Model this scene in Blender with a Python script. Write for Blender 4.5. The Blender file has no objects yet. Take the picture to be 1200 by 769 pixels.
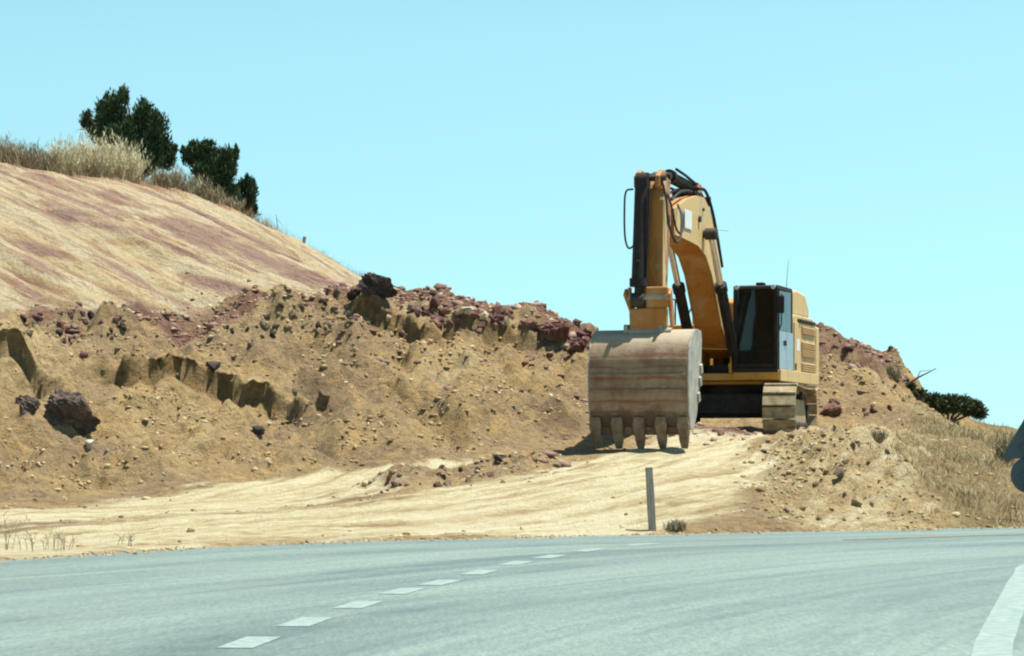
import bpy, bmesh, math, random
import numpy as np
from mathutils import Vector, Matrix

random.seed(7)
rng = np.random.default_rng(11)
R = math.radians
scene = bpy.context.scene
col = scene.collection

# ------------------------------------------------------------------ camera model (photo pixels, 1200x769)
F = 2970.0; CX = 600.0; HY = 523.0; CAMZ = 1.4
def PX(px, py, Y):
    return ((px - CX) * Y / F, Y, CAMZ + (HY - py) * Y / F)

# ------------------------------------------------------------------ noise
def _hash(ix, iy, seed):
    n = (ix.astype(np.int64) * 374761393 + iy.astype(np.int64) * 668265263 + seed * 974634777) & 0xffffffff
    n = ((n ^ (n >> 13)) * 1274126177) & 0xffffffff
    n = (n ^ (n >> 16)) & 0xffff
    return n / 65535.0
def vnoise(x, y, seed=0):
    ix = np.floor(x); iy = np.floor(y)
    fx = x - ix; fy = y - iy
    fx = fx * fx * fx * (fx * (fx * 6 - 15) + 10); fy = fy * fy * fy * (fy * (fy * 6 - 15) + 10)
    a = _hash(ix, iy, seed); b = _hash(ix + 1, iy, seed)
    c = _hash(ix, iy + 1, seed); d = _hash(ix + 1, iy + 1, seed)
    return (a + (b - a) * fx) * (1 - fy) + (c + (d - c) * fx) * fy
def fbm(x, y, seed=0, octv=4, gain=0.5):
    s = 0.0; a = 1.0; t = 0.0
    for k in range(octv):
        ca, sa = math.cos(.6 * k + .3), math.sin(.6 * k + .3)
        u, v = x * ca - y * sa, x * sa + y * ca
        s = s + a * (vnoise(u, v, seed + 17 * k) - .5); t += a
        a *= gain; x = x * 2.03; y = y * 2.03
    return s / t * 2
def sstep(a, b, x):
    t = np.clip((x - a) / (b - a), 0, 1)
    return t * t * (3 - 2 * t)

def polydist(x, y, pts):
    """signed distance to a polyline (positive on the left of its direction) and arc length"""
    best = np.full(x.shape, 1e9); sgn = np.ones(x.shape); arc = np.zeros(x.shape); acc = 0.0
    for (x0, y0), (x1, y1) in zip(pts[:-1], pts[1:]):
        dx, dy = x1 - x0, y1 - y0; L2 = dx * dx + dy * dy; L = math.sqrt(L2)
        t = np.clip(((x - x0) * dx + (y - y0) * dy) / L2, 0, 1)
        ex, ey = x - (x0 + t * dx), y - (y0 + t * dy)
        d = np.hypot(ex, ey); m = d < best
        best = np.where(m, d, best)
        sgn = np.where(m, np.sign(dx * ey - dy * ex), sgn)
        arc = np.where(m, acc + t * L, arc); acc += L
    return best * np.where(sgn == 0, 1, sgn), arc, acc

# ------------------------------------------------------------------ terrain
ROAD_FAR = [(-16, -10), (-14, 5), (-11.5, 17), (-9.2, 25), (-6.2, 31.2), (-4.7, 34.3), (-2.7, 37), (-0.4, 38.6), (2.15, 40.1), (5.5, 42.0), (8.8, 43.8), (20, 49.5), (45, 60)]
ROAD_NEAR = [(3.5, -10), (3.7, 2), (4.0, 10), (4.9, 17), (6.2, 21), (8.4, 26), (10.8, 29.6), (13.5, 32.4), (17, 35), (20, 37), (24, 39), (32, 42.5), (55, 52)]

ctrl = []
def cp(px, py, Y): ctrl.append(PX(px, py, Y))
def cw(x, y, z): ctrl.append((x, y, z))
for p in ((-3.5, 37.1), (-1.2, 38.9), (2.15, 40.6), (5.5, 42.5), (8.8, 44.3), (-6.6, 31.8), (-9.5, 26), (14, 46.8), (20, 50)): cw(p[0], p[1], .03)
for p in ((0, 30), (8, 38), (-3, 30), (15, 40), (4, 35), (-12, 28)): cw(p[0], p[1], -.05)
# haul path and foot of the bank
for a in ((0, 600, 41), (0, 585, 45), (180, 570, 47), (300, 557, 48.5), (440, 541, 50), (560, 533, 51), (660, 525, 52.6),
          (400, 590, 43), (600, 570, 45), (760, 562, 45.5), (750, 527, 50), (880, 522, 51.5), (850, 494, 53.9), (800, 500, 54.3),
          (200, 600, 41.5), (700, 600, 42.2)): cp(*a)
# pad under the machine
for p in ((3.5, 57, 1.6), (5, 58, 1.6), (6.9, 58.5, 1.62), (5, 60.5, 1.65), (6.1, 55, 1.6), (3.2, 60, 1.7), (4.2, 55.6, 1.65)): cw(*p)
# bank of spoil on the right
for a in ((925, 510, 53), (900, 560, 47), (1000, 503, 54), (1000, 560, 47.5), (1060, 540, 50), (1080, 600, 44), (940, 600, 43.2), (870, 598, 42.8), (985, 530, 50.3)): cp(*a)
# grass field
for a in ((1100, 491, 62), (1150, 490, 68), (1200, 492, 71), (1150, 560, 50), (1200, 600, 46), (1200, 545, 54), (1280, 540, 56), (1050, 497, 58), (1300, 495, 72)): cp(*a)
# mound behind the machine
for a in ((955, 382, 70), (1000, 413, 69), (1060, 449, 67.5), (1092, 472, 66.5), (1125, 487, 67), (970, 488, 61.5), (1040, 490, 60.5), (900, 402, 70), (860, 430, 69.5), (800, 450, 68),
          (1000, 450, 64.5), (955, 430, 64.5)): cp(*a)
for p in ((9, 78, 2.3), (4, 78, 2.6), (16, 82, 2.0), (12, 90, 1.8), (2, 90, 2.4), (20, 72, 2.0)): cw(*p)
# cut ledge and bench
for a in ((690, 404, 57.6), (600, 404, 57.2), (500, 402, 57), (430, 394, 57.5), (690, 390, 61.5), (600, 380, 62.5), (520, 370, 64), (480, 363, 66), (560, 377, 63)): cp(*a)
for p in ((0, 72, 3.6), (2.2, 70, 3.1), (-1.6, 76, 4.4)): cw(*p)
for a in ((722, 470, 58.2), (745, 503, 58)): cp(*a)
cw(3.0, 64, 2.2)
# lower spoil slope
for a in ((600, 464, 54.8), (640, 446, 56.0), (655, 500, 53.9), (690, 524, 51.5), (500, 470, 53.5), (400, 450, 54), (350, 420, 55.5), (300, 500, 51), (250, 482, 52), (200, 520, 50), (100, 502, 50),
          (0, 500, 49), (0, 430, 52), (100, 420, 53), (200, 430, 53.5), (130, 402, 54), (60, 377, 55), (0, 370, 54.5), (200, 386, 56.5), (300, 377, 58), (430, 352, 61), (360, 360, 59.5)): cp(*a)
# crest of the old cut
crest_px = ((-90, 182, 66.5), (0, 196, 70), (100, 208, 73), (200, 222, 75.5), (270, 248, 77.5), (350, 291, 80), (420, 329, 82.5), (500, 363, 85))
crest = [PX(*a) for a in crest_px]
for x, y, z in crest:
    cw(x, y, z); cw(x - 4, y + 6, z - .1); cw(x - 9, y + 14, z - .6)
for p in ((-18, 45, .7), (-18, 51, 3.0), (-20, 54, 5.0), (-22, 62, 9), (1, 92, 4.6), (3, 96, 3.5)): cw(*p)
ctrl = np.array(ctrl)

def tps_fit(P, lam=.02):
    n = len(P); X = P[:, :2] / 10
    d2 = ((X[:, None] - X[None]) ** 2).sum(-1)
    K = np.where(d2 > 0, d2 * np.log(np.maximum(d2, 1e-12)) * .5, 0) + lam * np.eye(n)
    Q = np.c_[np.ones(n), X]
    A = np.block([[K, Q], [Q.T, np.zeros((3, 3))]])
    return np.linalg.solve(A, np.r_[P[:, 2], np.zeros(3)]), X
TW, TX = tps_fit(ctrl)
def tps(x, y):
    sh = x.shape; x = x.ravel() / 10; y = y.ravel() / 10
    out = TW[-3] + TW[-2] * x + TW[-1] * y
    for i in range(len(TX)):
        d2 = (x - TX[i, 0]) ** 2 + (y - TX[i, 1]) ** 2
        out += TW[i] * d2 * np.log(np.maximum(d2, 1e-12)) * .5
    return out.reshape(sh)

def W(px, py, Y):
    p = PX(px, py, Y); return (p[0], p[1])
HEAP = [W(436, 570, 45.8), W(540, 558, 47.2), W(650, 540, 49.3)]
BERM = [W(975, 524, 51.2), W(1000, 540, 49.4), W(1030, 575, 46.2)]
LEDGE_A = [W(395, 385, 58.0), W(430, 394, 57.5), W(500, 402, 57), W(600, 404, 57.2), W(700, 404, 57.6)]
LEDGE_B = [W(112, 446, 52.4), W(140, 440, 52.7), W(200, 437, 53.0), W(262, 441, 53.1), W(300, 455, 52.7), W(345, 472, 52.2), W(396, 492, 51.7)]
LEDGE_D = [W(-40, 452, 51.2), W(20, 448, 51.3), W(60, 452, 51.2), W(112, 474, 50.8)]
PALE_A = [W(-60, 612, 40), W(150, 596, 42.3), W(300, 575, 45.2), W(400, 555, 47.5), W(452, 543, 49.7)]
PALE_B = [W(-60, 640, 34), W(100, 632, 36), W(300, 615, 39.5), W(550, 592, 42.5), W(700, 566, 45), W(800, 545, 47.8), W(890, 519, 51.7)]
PALE_C = [W(640, 612, 40.8), W(760, 590, 42.8), W(830, 560, 45.8), W(885, 530, 50)]
FOOT = [(-20, 43.8), PX(0, 585, 45)[:2], PX(180, 570, 47)[:2], PX(300, 557, 48.5)[:2], PX(440, 541, 50)[:2], PX(560, 533, 51)[:2], PX(660, 524, 53.2)[:2], (3.0, 57), (3.0, 62), (4, 75)]
CUTBASE = [(-22, 49), PX(-40, 372, 53.6)[:2], PX(60, 372, 55.2)[:2], PX(200, 383, 56.8)[:2], PX(300, 368, 58.8)[:2], PX(430, 348, 62)[:2], PX(480, 362, 66.5)[:2], (-2.2, 78), (0, 95)]
CREST = [(-24, 60)] + [(c[0], c[1]) for c in crest] + [(-1, 92), (0, 110)]

def axis(lo, hi, step, far_lo, far_hi, g=1.22):
    a = list(np.arange(lo, hi + 1e-6, step)); s = step
    while a[-1] < far_hi: s *= g; a.append(a[-1] + s)
    s = step; pre = [lo]
    while pre[-1] > far_lo: s *= g; pre.append(pre[-1] - s)
    return np.array(pre[:0:-1] + a)
xs = axis(-18.2, 16.4, .075, -3000, 3000)
ys = axis(30.2, 88, .075, -400, 4000)
NX, NY = len(xs), len(ys)
GX, GY = np.meshgrid(xs, ys)

def terrain(x, y):
    xc = np.clip(x, -24, 22); yc = np.clip(y, 20, 100)
    z = tps(xc, yc)
    far = np.hypot(x - xc, y - yc)
    z = z * np.exp(-(far / 60) ** 2) - .25 * (1 - np.exp(-(far / 30) ** 2))
    dfoot, _, _ = polydist(xc, yc, FOOT)           # + = bank side
    dcut, acut, _ = polydist(xc, yc, CUTBASE)      # + = old cut side
    dcrest, _, _ = polydist(xc, yc, CREST)
    droadF, _, _ = polydist(x, y, ROAD_FAR)
    droadN, _, _ = polydist(x, y, ROAD_NEAR)
    jit = fbm(x * .9, y * .9, 5, 3)
    bank = sstep(-.25, .9, dfoot + .5 * jit) * (1 - sstep(14, 20, xc))
    cut = sstep(-.4, .9, dcut + .9 * jit) * (1 - sstep(-.2, .6, dcrest))
    top = sstep(-.5, .5, dcrest + .25 * jit)
    spoil = bank * (1 - sstep(-.4, .9, dcut + .9 * jit))
    # right bank of spoil, mound
    mound = np.exp(-(((x - 9.0) / 3.6) ** 2 + ((y - 68.5) / 5.0) ** 2))
    mound = np.clip(mound * 1.6, 0, 1) * sstep(59.5, 62, y)
    berm = sstep(3.9, 5.2, x + .5 * jit - .10 * (y - 46)) * (1 - sstep(7.4, 8.6, x + .8 * jit - .16 * (y - 48))) * sstep(41.5, 43, y) * (1 - sstep(54.3, 55.2, y))
    field = sstep(7.2, 8.6, x + .8 * jit - .14 * (y - 48)) * (1 - mound) * sstep(42, 44, y)
    z = z - .55 * sstep(9.8, 12.5, x) * sstep(55, 63, y) * (1 - sstep(84, 96, y))
    bench0 = np.exp(-((y - 61) / 3.0) ** 2) * sstep(-5, -3, x) * (1 - sstep(1.2, 2.2, x))
    dh, ah, Lh = polydist(x, y, HEAP); heap = np.exp(-((dh + .2 * jit) / .8) ** 2) * sstep(-.2, .6, ah) * (1 - sstep(Lh - .5, Lh + .1, ah))
    db, ab, Lb = polydist(x, y, BERM); ridge = np.exp(-((db + .35 * jit) / 1.25) ** 2)
    # --- displacement
    lump = fbm(x * .55, y * .55, 21, 4)
    clod = fbm(x * 2.6, y * 2.6, 33, 4, .6)
    ridg = 1 - 2 * np.abs(fbm(x * 1.2, y * 1.2, 44, 4, .55))
    fu = .82 * x - .57 * y; fv = .57 * x + .82 * y       # down the old cut / along it
    rill = fbm(fv * 1.5, fu * .13, 61, 4, .55)
    rillf = fbm(fv * 5.0, fu * .5, 71, 3, .55)
    rough = np.maximum.reduce([spoil, berm * .8, mound * 1.15])
    billow = np.abs(fbm(x * .5 + 3, y * .42, 205, 3, .5)) * 2 - .35; bil2 = np.abs(fbm(x * 1.25, y * 1.1 + 5, 215, 3, .5)) * 2 - .35
    z = z + np.maximum(spoil * (1 - .6 * bench0), mound) * (.62 * billow + .22 * bil2)
    z = z + rough * (.30 * lump + .15 * clod + .12 * (ridg - .5) + .05 * fbm(x * 7, y * 7, 37, 2))
    z = z + cut * (.30 * rill + .07 * rillf + .04 * clod)
    z = z + top * (.10 * clod + .14 * lump)
    z = z + field * (.09 * lump + .05 * clod)
    z = z - .26 * np.exp(-((x - 5.9) / .95) ** 2 - ((y - 53.7) / 1.4) ** 2)
    z = z + .25 * heap * (1 + clod) + .34 * ridge * (.8 + .5 * clod + .35 * lump) + berm * .10 * np.abs(fbm(x * 2.2, y * 2.2, 225, 3)) * 2
    flat = (1 - np.clip(rough + cut + top + field, 0, 1))
    z = z + flat * (.05 * lump + .035 * clod)
    # bench rubble swell
    bench = np.exp(-((y - 61) / 3.0) ** 2) * sstep(-5, -3, x) * (1 - sstep(1.2, 2.2, x))
    z = z + bench * (.10 + .22 * np.maximum(ridg, 0) * fbm(x * 1.9, y * 1.9, 91, 3) + .1 * clod)
    # wheel ruts
    for P, wd in ((PALE_A, .55), (PALE_B, .9)):
        d, arc, _ = polydist(x, y, P)
        z = z - .05 * np.exp(-((np.abs(d) - wd) / .16) ** 2) * flat
    dA, _, _ = polydist(x, y, PALE_A)
    z = z + .12 * np.exp(-((dA + 1.0) / .18) ** 2) * sstep(46, 47.5, y) * flat * (.6 + .8 * clod)
    # ledges: steep broken faces in the dug bank
    face_shade = np.zeros_like(x); lip = np.zeros_like(x)
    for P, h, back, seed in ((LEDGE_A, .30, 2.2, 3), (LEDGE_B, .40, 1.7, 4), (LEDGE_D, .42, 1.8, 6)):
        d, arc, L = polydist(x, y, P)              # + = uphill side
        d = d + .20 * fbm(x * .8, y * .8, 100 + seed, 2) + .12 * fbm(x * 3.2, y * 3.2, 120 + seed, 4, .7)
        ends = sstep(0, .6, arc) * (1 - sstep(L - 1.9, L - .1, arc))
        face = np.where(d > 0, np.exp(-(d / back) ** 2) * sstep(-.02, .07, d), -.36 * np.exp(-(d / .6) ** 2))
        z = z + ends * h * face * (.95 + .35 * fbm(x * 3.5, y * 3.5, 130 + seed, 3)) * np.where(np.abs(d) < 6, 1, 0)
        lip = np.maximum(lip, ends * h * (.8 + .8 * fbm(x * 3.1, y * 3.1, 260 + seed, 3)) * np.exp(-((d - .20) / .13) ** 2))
        face_shade = np.maximum(face_shade, ends * np.exp(-((d - .0) / .16) ** 2))
    # the carriageway lies in a bed cut out of the ground
    # left edge: points right of ROAD_FAR direction are road (d<0); right edge: points left of ROAD_NEAR are road (d>0)
    inside = np.minimum(-droadF, droadN)
    rw = sstep(-.55, -.05, inside + .10 * clod)
    edge = np.maximum(-inside, 0)
    near = 1 - sstep(.0, 2.2, edge)
    z = z * (1 - near) + np.minimum(z, .05 + .09 * edge + .03 * clod) * near
    z = z * (1 - rw) + (-.09) * rw
    dB, aB, _ = polydist(x, y, PALE_B); onA = np.abs(dA) < np.abs(dB); rutd = np.where(onA, dA, dB + 7.3); _, aA, _ = polydist(x, y, PALE_A); ruta = np.where(onA, aA, aB)
    # masks for the soil kinds
    pale = np.zeros_like(x); offfoot = 1 - sstep(-.7, .1, dfoot + .3 * jit)
    for P, wd, s in ((PALE_A, 2.3, 1.0), (PALE_B, 2.6, .95), (PALE_C, 1.7, .75)):
        d, _, _ = polydist(x, y, P)
        pale = np.maximum(pale, s * (1 - sstep(wd * .45, wd * 1.15, np.abs(d) + .45 * jit)))
    pale = np.maximum(pale * offfoot * (1 - bank) * (1 - berm * .8) * (1 - .9 * heap), berm * .30)
    berm = np.maximum(berm, heap)
    red = np.clip(bench * 1.1 + mound * .68 * sstep(-.5, .45, fbm(x * .5 - y * .2, y * .5, 140, 3) + .35 * (z - 3.2)) + .75 * np.exp(-((x - 4.6) / 1.3) ** 2 - ((y - 53.6) / 1.3) ** 2), 0, 1)
    red = np.clip(red + .40 * heap, 0, 1)
    pr = np.exp(-((dcut + .6) / 1.1) ** 2) * sstep(-.3, .25, fbm(x * .6, y * .6, 150, 3)) * bank
    red = np.clip(red + .9 * pr + .4 * np.exp(-((x + 4.6) / 1.9) ** 2 - ((y - 58.9) / 1.5) ** 2), 0, 1)
    return z, dict(pale=pale, red=red, cut=np.clip(cut, 0, 1), grass=np.clip(np.maximum(field, top), 0, 1), face_shade=face_shade * (1 - cut), rim=np.clip(sstep(-2.1, -.3, dcrest + .9 * jit) * (1 - top * .5) * sstep(-1.5, -4, x), 0, 1), bank=spoil, berm=np.maximum(berm, mound), bench=bench, top=top, field=field, mound=mound, lip=lip, verge=np.exp(-((-droadF - .1) / .28) ** 2) * (droadN > 0), rutd=rutd, ruta=ruta, ochre=np.clip(berm * (1 - heap) + .8 * np.exp(-((x + 10.5) / 1.6) ** 2 - ((y - 52.5) / 2.2) ** 2) + .6 * np.exp(-((dcut + 1.2) / 1.0) ** 2) * sstep(.0, .4, lump) * bank, 0, 1))

GZ, MASK = terrain(GX, GY)
def height(x, y):
    i = int(np.clip(np.searchsorted(xs, x) - 1, 0, NX - 2)); j = int(np.clip(np.searchsorted(ys, y) - 1, 0, NY - 2))
    u = (x - xs[i]) / (xs[i + 1] - xs[i]); v = (y - ys[j]) / (ys[j + 1] - ys[j])
    return float((GZ[j, i] * (1 - u) + GZ[j, i + 1] * u) * (1 - v) + (GZ[j + 1, i] * (1 - u) + GZ[j + 1, i + 1] * u) * v)
def heights(x, y):
    i = np.clip(np.searchsorted(xs, x) - 1, 0, NX - 2); j = np.clip(np.searchsorted(ys, y) - 1, 0, NY - 2)
    u = (x - xs[i]) / (xs[i + 1] - xs[i]); v = (y - ys[j]) / (ys[j + 1] - ys[j])
    return (GZ[j, i] * (1 - u) + GZ[j, i + 1] * u) * (1 - v) + (GZ[j + 1, i] * (1 - u) + GZ[j + 1, i + 1] * u) * v
def maskat(name, x, y):
    i = np.clip(np.searchsorted(xs, x), 0, NX - 1); j = np.clip(np.searchsorted(ys, y), 0, NY - 1)
    return MASK[name][j, i]
YR = np.arange(30.5, 95, .06)
def ground_at(px, py):
    """where a line of sight meets the terrain: used to decide at which spot of the slope a stone lies"""
    x = (px - CX) * YR / F; z = CAMZ + (HY - py) * YR / F
    h = heights(x, YR); k = np.argmax(h > z)
    if not (h > z).any(): return None
    return float(x[k]), float(YR[k]), float(h[k])

# ------------------------------------------------------------------ materials
def new_mat(name):
    m = bpy.data.materials.new(name); m.use_nodes = True
    nt = m.node_tree; b = nt.nodes['Principled BSDF']
    return m, nt, b
def N(nt, typ, **kw):
    n = nt.nodes.new(typ)
    for k, v in kw.items(): setattr(n, k, v)
    return n
def lk(nt, a, b): nt.links.new(a, b)
def noise(nt, vec, scale, detail=4, rough=.55, dist=0):
    n = N(nt, 'ShaderNodeTexNoise'); n.inputs['Scale'].default_value = scale
    n.inputs['Detail'].default_value = detail; n.inputs['Roughness'].default_value = rough; n.inputs['Distortion'].default_value = dist
    if vec is not None: lk(nt, vec, n.inputs['Vector'])
    return n.outputs['Fac']
def ramp(nt, fac, stops, interp='LINEAR'):
    r = N(nt, 'ShaderNodeValToRGB'); e = r.color_ramp; e.interpolation = interp
    while len(e.elements) < len(stops): e.elements.new(.5)
    for el, (p, c) in zip(e.elements, stops):
        el.position = p; el.color = (*c, 1) if len(c) == 3 else c
    lk(nt, fac, r.inputs['Fac']); return r.outputs['Color']
def mix(nt, fac, a, b, mode='MIX'):
    n = N(nt, 'ShaderNodeMix', data_type='RGBA', blend_type=mode)
    for sock, v in ((n.inputs[0], fac), (n.inputs[6], a), (n.inputs[7], b)):
        if hasattr(v, 'is_output'): lk(nt, v, sock)
        elif isinstance(v, (int, float)): sock.default_value = v
        else: sock.default_value = (*v, 1)
    return n.outputs[2]
def math_(nt, op, a, b=0.0, clamp=False):
    n = N(nt, 'ShaderNodeMath', operation=op, use_clamp=clamp)
    for sock, v in ((n.inputs[0], a), (n.inputs[1], b)):
        if hasattr(v, 'is_output'): lk(nt, v, sock)
        else: sock.default_value = v
    return n.outputs[0]
def mapping(nt, vec, scale=(1, 1, 1), rot=(0, 0, 0)):
    if any(rot):
        q = N(nt, 'ShaderNodeMapping'); q.inputs['Rotation'].default_value = rot
        lk(nt, vec, q.inputs['Vector']); vec = q.outputs['Vector']
    n = N(nt, 'ShaderNodeMapping'); n.inputs['Scale'].default_value = scale
    lk(nt, vec, n.inputs['Vector']); return n.outputs['Vector']
def bump(nt, b, h, strength=.5, dist=.05, prev=None):
    n = N(nt, 'ShaderNodeBump'); n.inputs['Strength'].default_value = strength; n.inputs['Distance'].default_value = dist
    lk(nt, h, n.inputs['Height'])
    if prev is not None: lk(nt, prev, n.inputs['Normal'])
    lk(nt, n.outputs['Normal'], b.inputs['Normal']); return n.outputs['Normal']
def attr(nt, name):
    n = N(nt, 'ShaderNodeAttribute', attribute_name=name); return n.outputs['Fac']

def soil_material():
    m, nt, b = new_mat('soil')
    tc = N(nt, 'ShaderNodeTexCoord').outputs['Object']
    n1 = noise(nt, tc, .35, 5, .6); n2 = noise(nt, tc, 1.8, 6, .65); n3 = noise(nt, tc, 9, 6, .7); n4 = noise(nt, tc, 34, 3, .6)
    tan = ramp(nt, n1, [(.32, (.225, .155, .09)), (.46, (.345, .252, .145)), (.58, (.42, .30, .148)), (.72, (.48, .385, .23))])
    tan = mix(nt, ramp(nt, n2, [(.5, (0, 0, 0)), (.72, (1, 1, 1))]), tan, (.49, .335, .14))
    tan = mix(nt, ramp(nt, n3, [(.56, (0, 0, 0)), (.7, (.7, .7, .7))]), tan, (.20, .135, .08))
    tan = mix(nt, ramp(nt, n4, [(.60, (0, 0, 0)), (.72, (.6, .6, .6))]), tan, (.46, .38, .25))
    n5 = noise(nt, tc, 4.2, 8, .8)
    tan = mix(nt, .85, tan, ramp(nt, n5, [(.36, (.50, .48, .46)), (.47, (.95, .95, .95)), (.62, (1.28, 1.26, 1.2))]), 'MULTIPLY')
    tan = mix(nt, math_(nt, 'MULTIPLY', attr(nt, 'ochre'), ramp(nt, n2, [(.35, (.35, .35, .35)), (.6, (.9, .9, .9))])), tan, ramp(nt, n5, [(.38, (.27, .19, .09)), (.5, (.52, .40, .205)), (.64, (.66, .55, .33))]))
    # hard packed pale haul path
    fine = noise(nt, mapping(nt, tc, (.6, 2.2, 1), (0, 0, R(-38))), 1.6, 6, .65)
    cx_ = N(nt, 'ShaderNodeCombineXYZ'); lk(nt, math_(nt, 'MULTIPLY', attr(nt, 'rutd'), 2.4), cx_.inputs[0]); lk(nt, math_(nt, 'MULTIPLY', attr(nt, 'ruta'), .16), cx_.inputs[1])
    streak = noise(nt, cx_.outputs[0], 1.0, 6, .65, .3)
    fine = math_(nt, 'ADD', math_(nt, 'MULTIPLY', fine, .4), math_(nt, 'MULTIPLY', streak, .6))
    palec = ramp(nt, fine, [(.37, (.40, .30, .16)), (.46, (.62, .51, .295)), (.53, (.74, .66, .42)), (.64, (.80, .73, .50))])
    c = mix(nt, ramp(nt, math_(nt, 'ADD', attr(nt, 'pale'), math_(nt, 'MULTIPLY', math_(nt, 'SUBTRACT', fine, .5), 2.2)), [(.25, (0, 0, 0)), (.75, (1, 1, 1))]), tan, palec)
    # old cut: weathered streaks running straight down the slope
    rot = (0, 0, R(34.8))
    s1 = noise(nt, mapping(nt, tc, (.055, .36, .2), rot), 1.5, 7, .62, .9)
    s2 = noise(nt, mapping(nt, tc, (.20, 1.3, .5), rot), 2.0, 7, .68, .8)
    s3 = noise(nt, mapping(nt, tc, (.9, 5.0, 1.0), rot), 2.0, 6, .7, .5)
    ca = ramp(nt, s1, [(.37, (.19, .095, .09)), (.43, (.33, .185, .15)), (.475, (.50, .37, .21)), (.515, (.68, .59, .385)), (.56, (.62, .49, .255)), (.605, (.50, .33, .16)), (.65, (.24, .12, .11))])
    cb = ramp(nt, s2, [(.36, (.22, .12, .11)), (.44, (.40, .30, .20)), (.53, (.62, .54, .38)), (.64, (.42, .29, .15))])
    cc = mix(nt, .34, ca, cb)
    cc = mix(nt, ramp(nt, s3, [(.38, (.55, .55, .55)), (.48, (0, 0, 0))]), cc, (.25, .16, .115))
    c = mix(nt, ramp(nt, s3, [(.6, (0, 0, 0)), (.74, (.6, .6, .6))]), c, c)
    c = mix(nt, attr(nt, 'cut'), c, mix(nt, ramp(nt, s3, [(.58, (0, 0, 0)), (.72, (.55, .55, .55))]), cc, (.55, .49, .36)))
    c = mix(nt, math_(nt, 'MULTIPLY', attr(nt, 'rim'), ramp(nt, s2, [(.3, (1, 1, 1)), (.66, (.55, .55, .55))])), c, (.36, .175, .115))
    # purple-red broken rock
    redc = ramp(nt, n3, [(.3, (.125, .068, .058)), (.5, (.24, .135, .098)), (.7, (.34, .215, .145))])
    c = mix(nt, ramp(nt, math_(nt, 'ADD', attr(nt, 'red'), math_(nt, 'MULTIPLY', math_(nt, 'SUBTRACT', n2, .5), 1.4)), [(.35, (0, 0, 0)), (.75, (1, 1, 1))]), c, redc)
    # ground below dry grass
    gr = ramp(nt, n2, [(.3, (.19, .135, .065)), (.5, (.285, .215, .105)), (.7, (.335, .265, .14))])
    c = mix(nt, ramp(nt, attr(nt, 'grass'), [(.2, (0, 0, 0)), (.8, (.9, .9, .9))]), c, gr)
    # shade of the undercut ledge faces, darkened into the soil colour
    c = mix(nt, ramp(nt, attr(nt, 'face_shade'), [(.35, (0, 0, 0)), (.95, (.6, .6, .6))]), c, ramp(nt, n5, [(.4, (.10, .065, .03)), (.6, (.25, .165, .07))]))
    lk(nt, c, b.inputs['Base Color']); b.inputs['Roughness'].default_value = 1; b.inputs['Specular IOR Level'].default_value = .1
    h = math_(nt, 'ADD', math_(nt, 'ADD', math_(nt, 'MULTIPLY', n3, 1.0), math_(nt, 'MULTIPLY', n4, .35)), math_(nt, 'MULTIPLY', n5, 1.2))
    bump(nt, b, h, .9, .2)
    return m

def asphalt_material():
    m, nt, b = new_mat('asphalt')
    uv = N(nt, 'ShaderNodeUVMap').outputs['UV']; tc = N(nt, 'ShaderNodeTexCoord').outputs['Object']
    g = noise(nt, tc, 26, 4, .8); p = noise(nt, tc, .45, 4, .6)
    wear = noise(nt, mapping(nt, uv, (.75, .05, 1)), 1.0, 6, .62, .4)
    wear2 = noise(nt, mapping(nt, uv, (4.0, .10, 1)), 1.0, 4, .6)
    c = ramp(nt, wear, [(.34, (.082, .122, .116)), (.47, (.138, .192, .172)), (.62, (.188, .256, .220))])
    c = mix(nt, ramp(nt, wear2, [(.36, (.55, .55, .55)), (.5, (0, 0, 0))]), c, (.088, .126, .122))
    c = mix(nt, ramp(nt, p, [(.45, (0, 0, 0)), (.75, (.6, .6, .6))]), c, (.18, .23, .203))
    gr = noise(nt, mapping(nt, tc, (15, 2.2, 1)), 1.0, 5, .85); gr2 = noise(nt, mapping(nt, tc, (40, 5, 1)), 1.0, 3, .8)
    c = mix(nt, .9, c, ramp(nt, gr, [(.30, (.74, .74, .74)), (.5, (1, 1, 1)), (.70, (1.26, 1.25, 1.22))]), 'MULTIPLY')
    c = mix(nt, .8, c, ramp(nt, gr2, [(.32, (.72, .72, .72)), (.5, (1, 1, 1)), (.68, (1.28, 1.26, 1.22))]), 'MULTIPLY')
    c = mix(nt, ramp(nt, g, [(.40, (.30, .30, .30)), (.62, (0, 0, 0))]), c, (.075, .10, .10))
    c = mix(nt, ramp(nt, g, [(.60, (0, 0, 0)), (.74, (.55, .55, .55))]), c, (.34, .39, .365))
    c = mix(nt, math_(nt, 'MULTIPLY', attr(nt, 'dust'), .75), c, (.34, .30, .21))
    lk(nt, c, b.inputs['Base Color']); b.inputs['Roughness'].default_value = .62; b.inputs['Specular IOR Level'].default_value = .35
    bump(nt, b, g, .5, .01)
    return m

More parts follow.
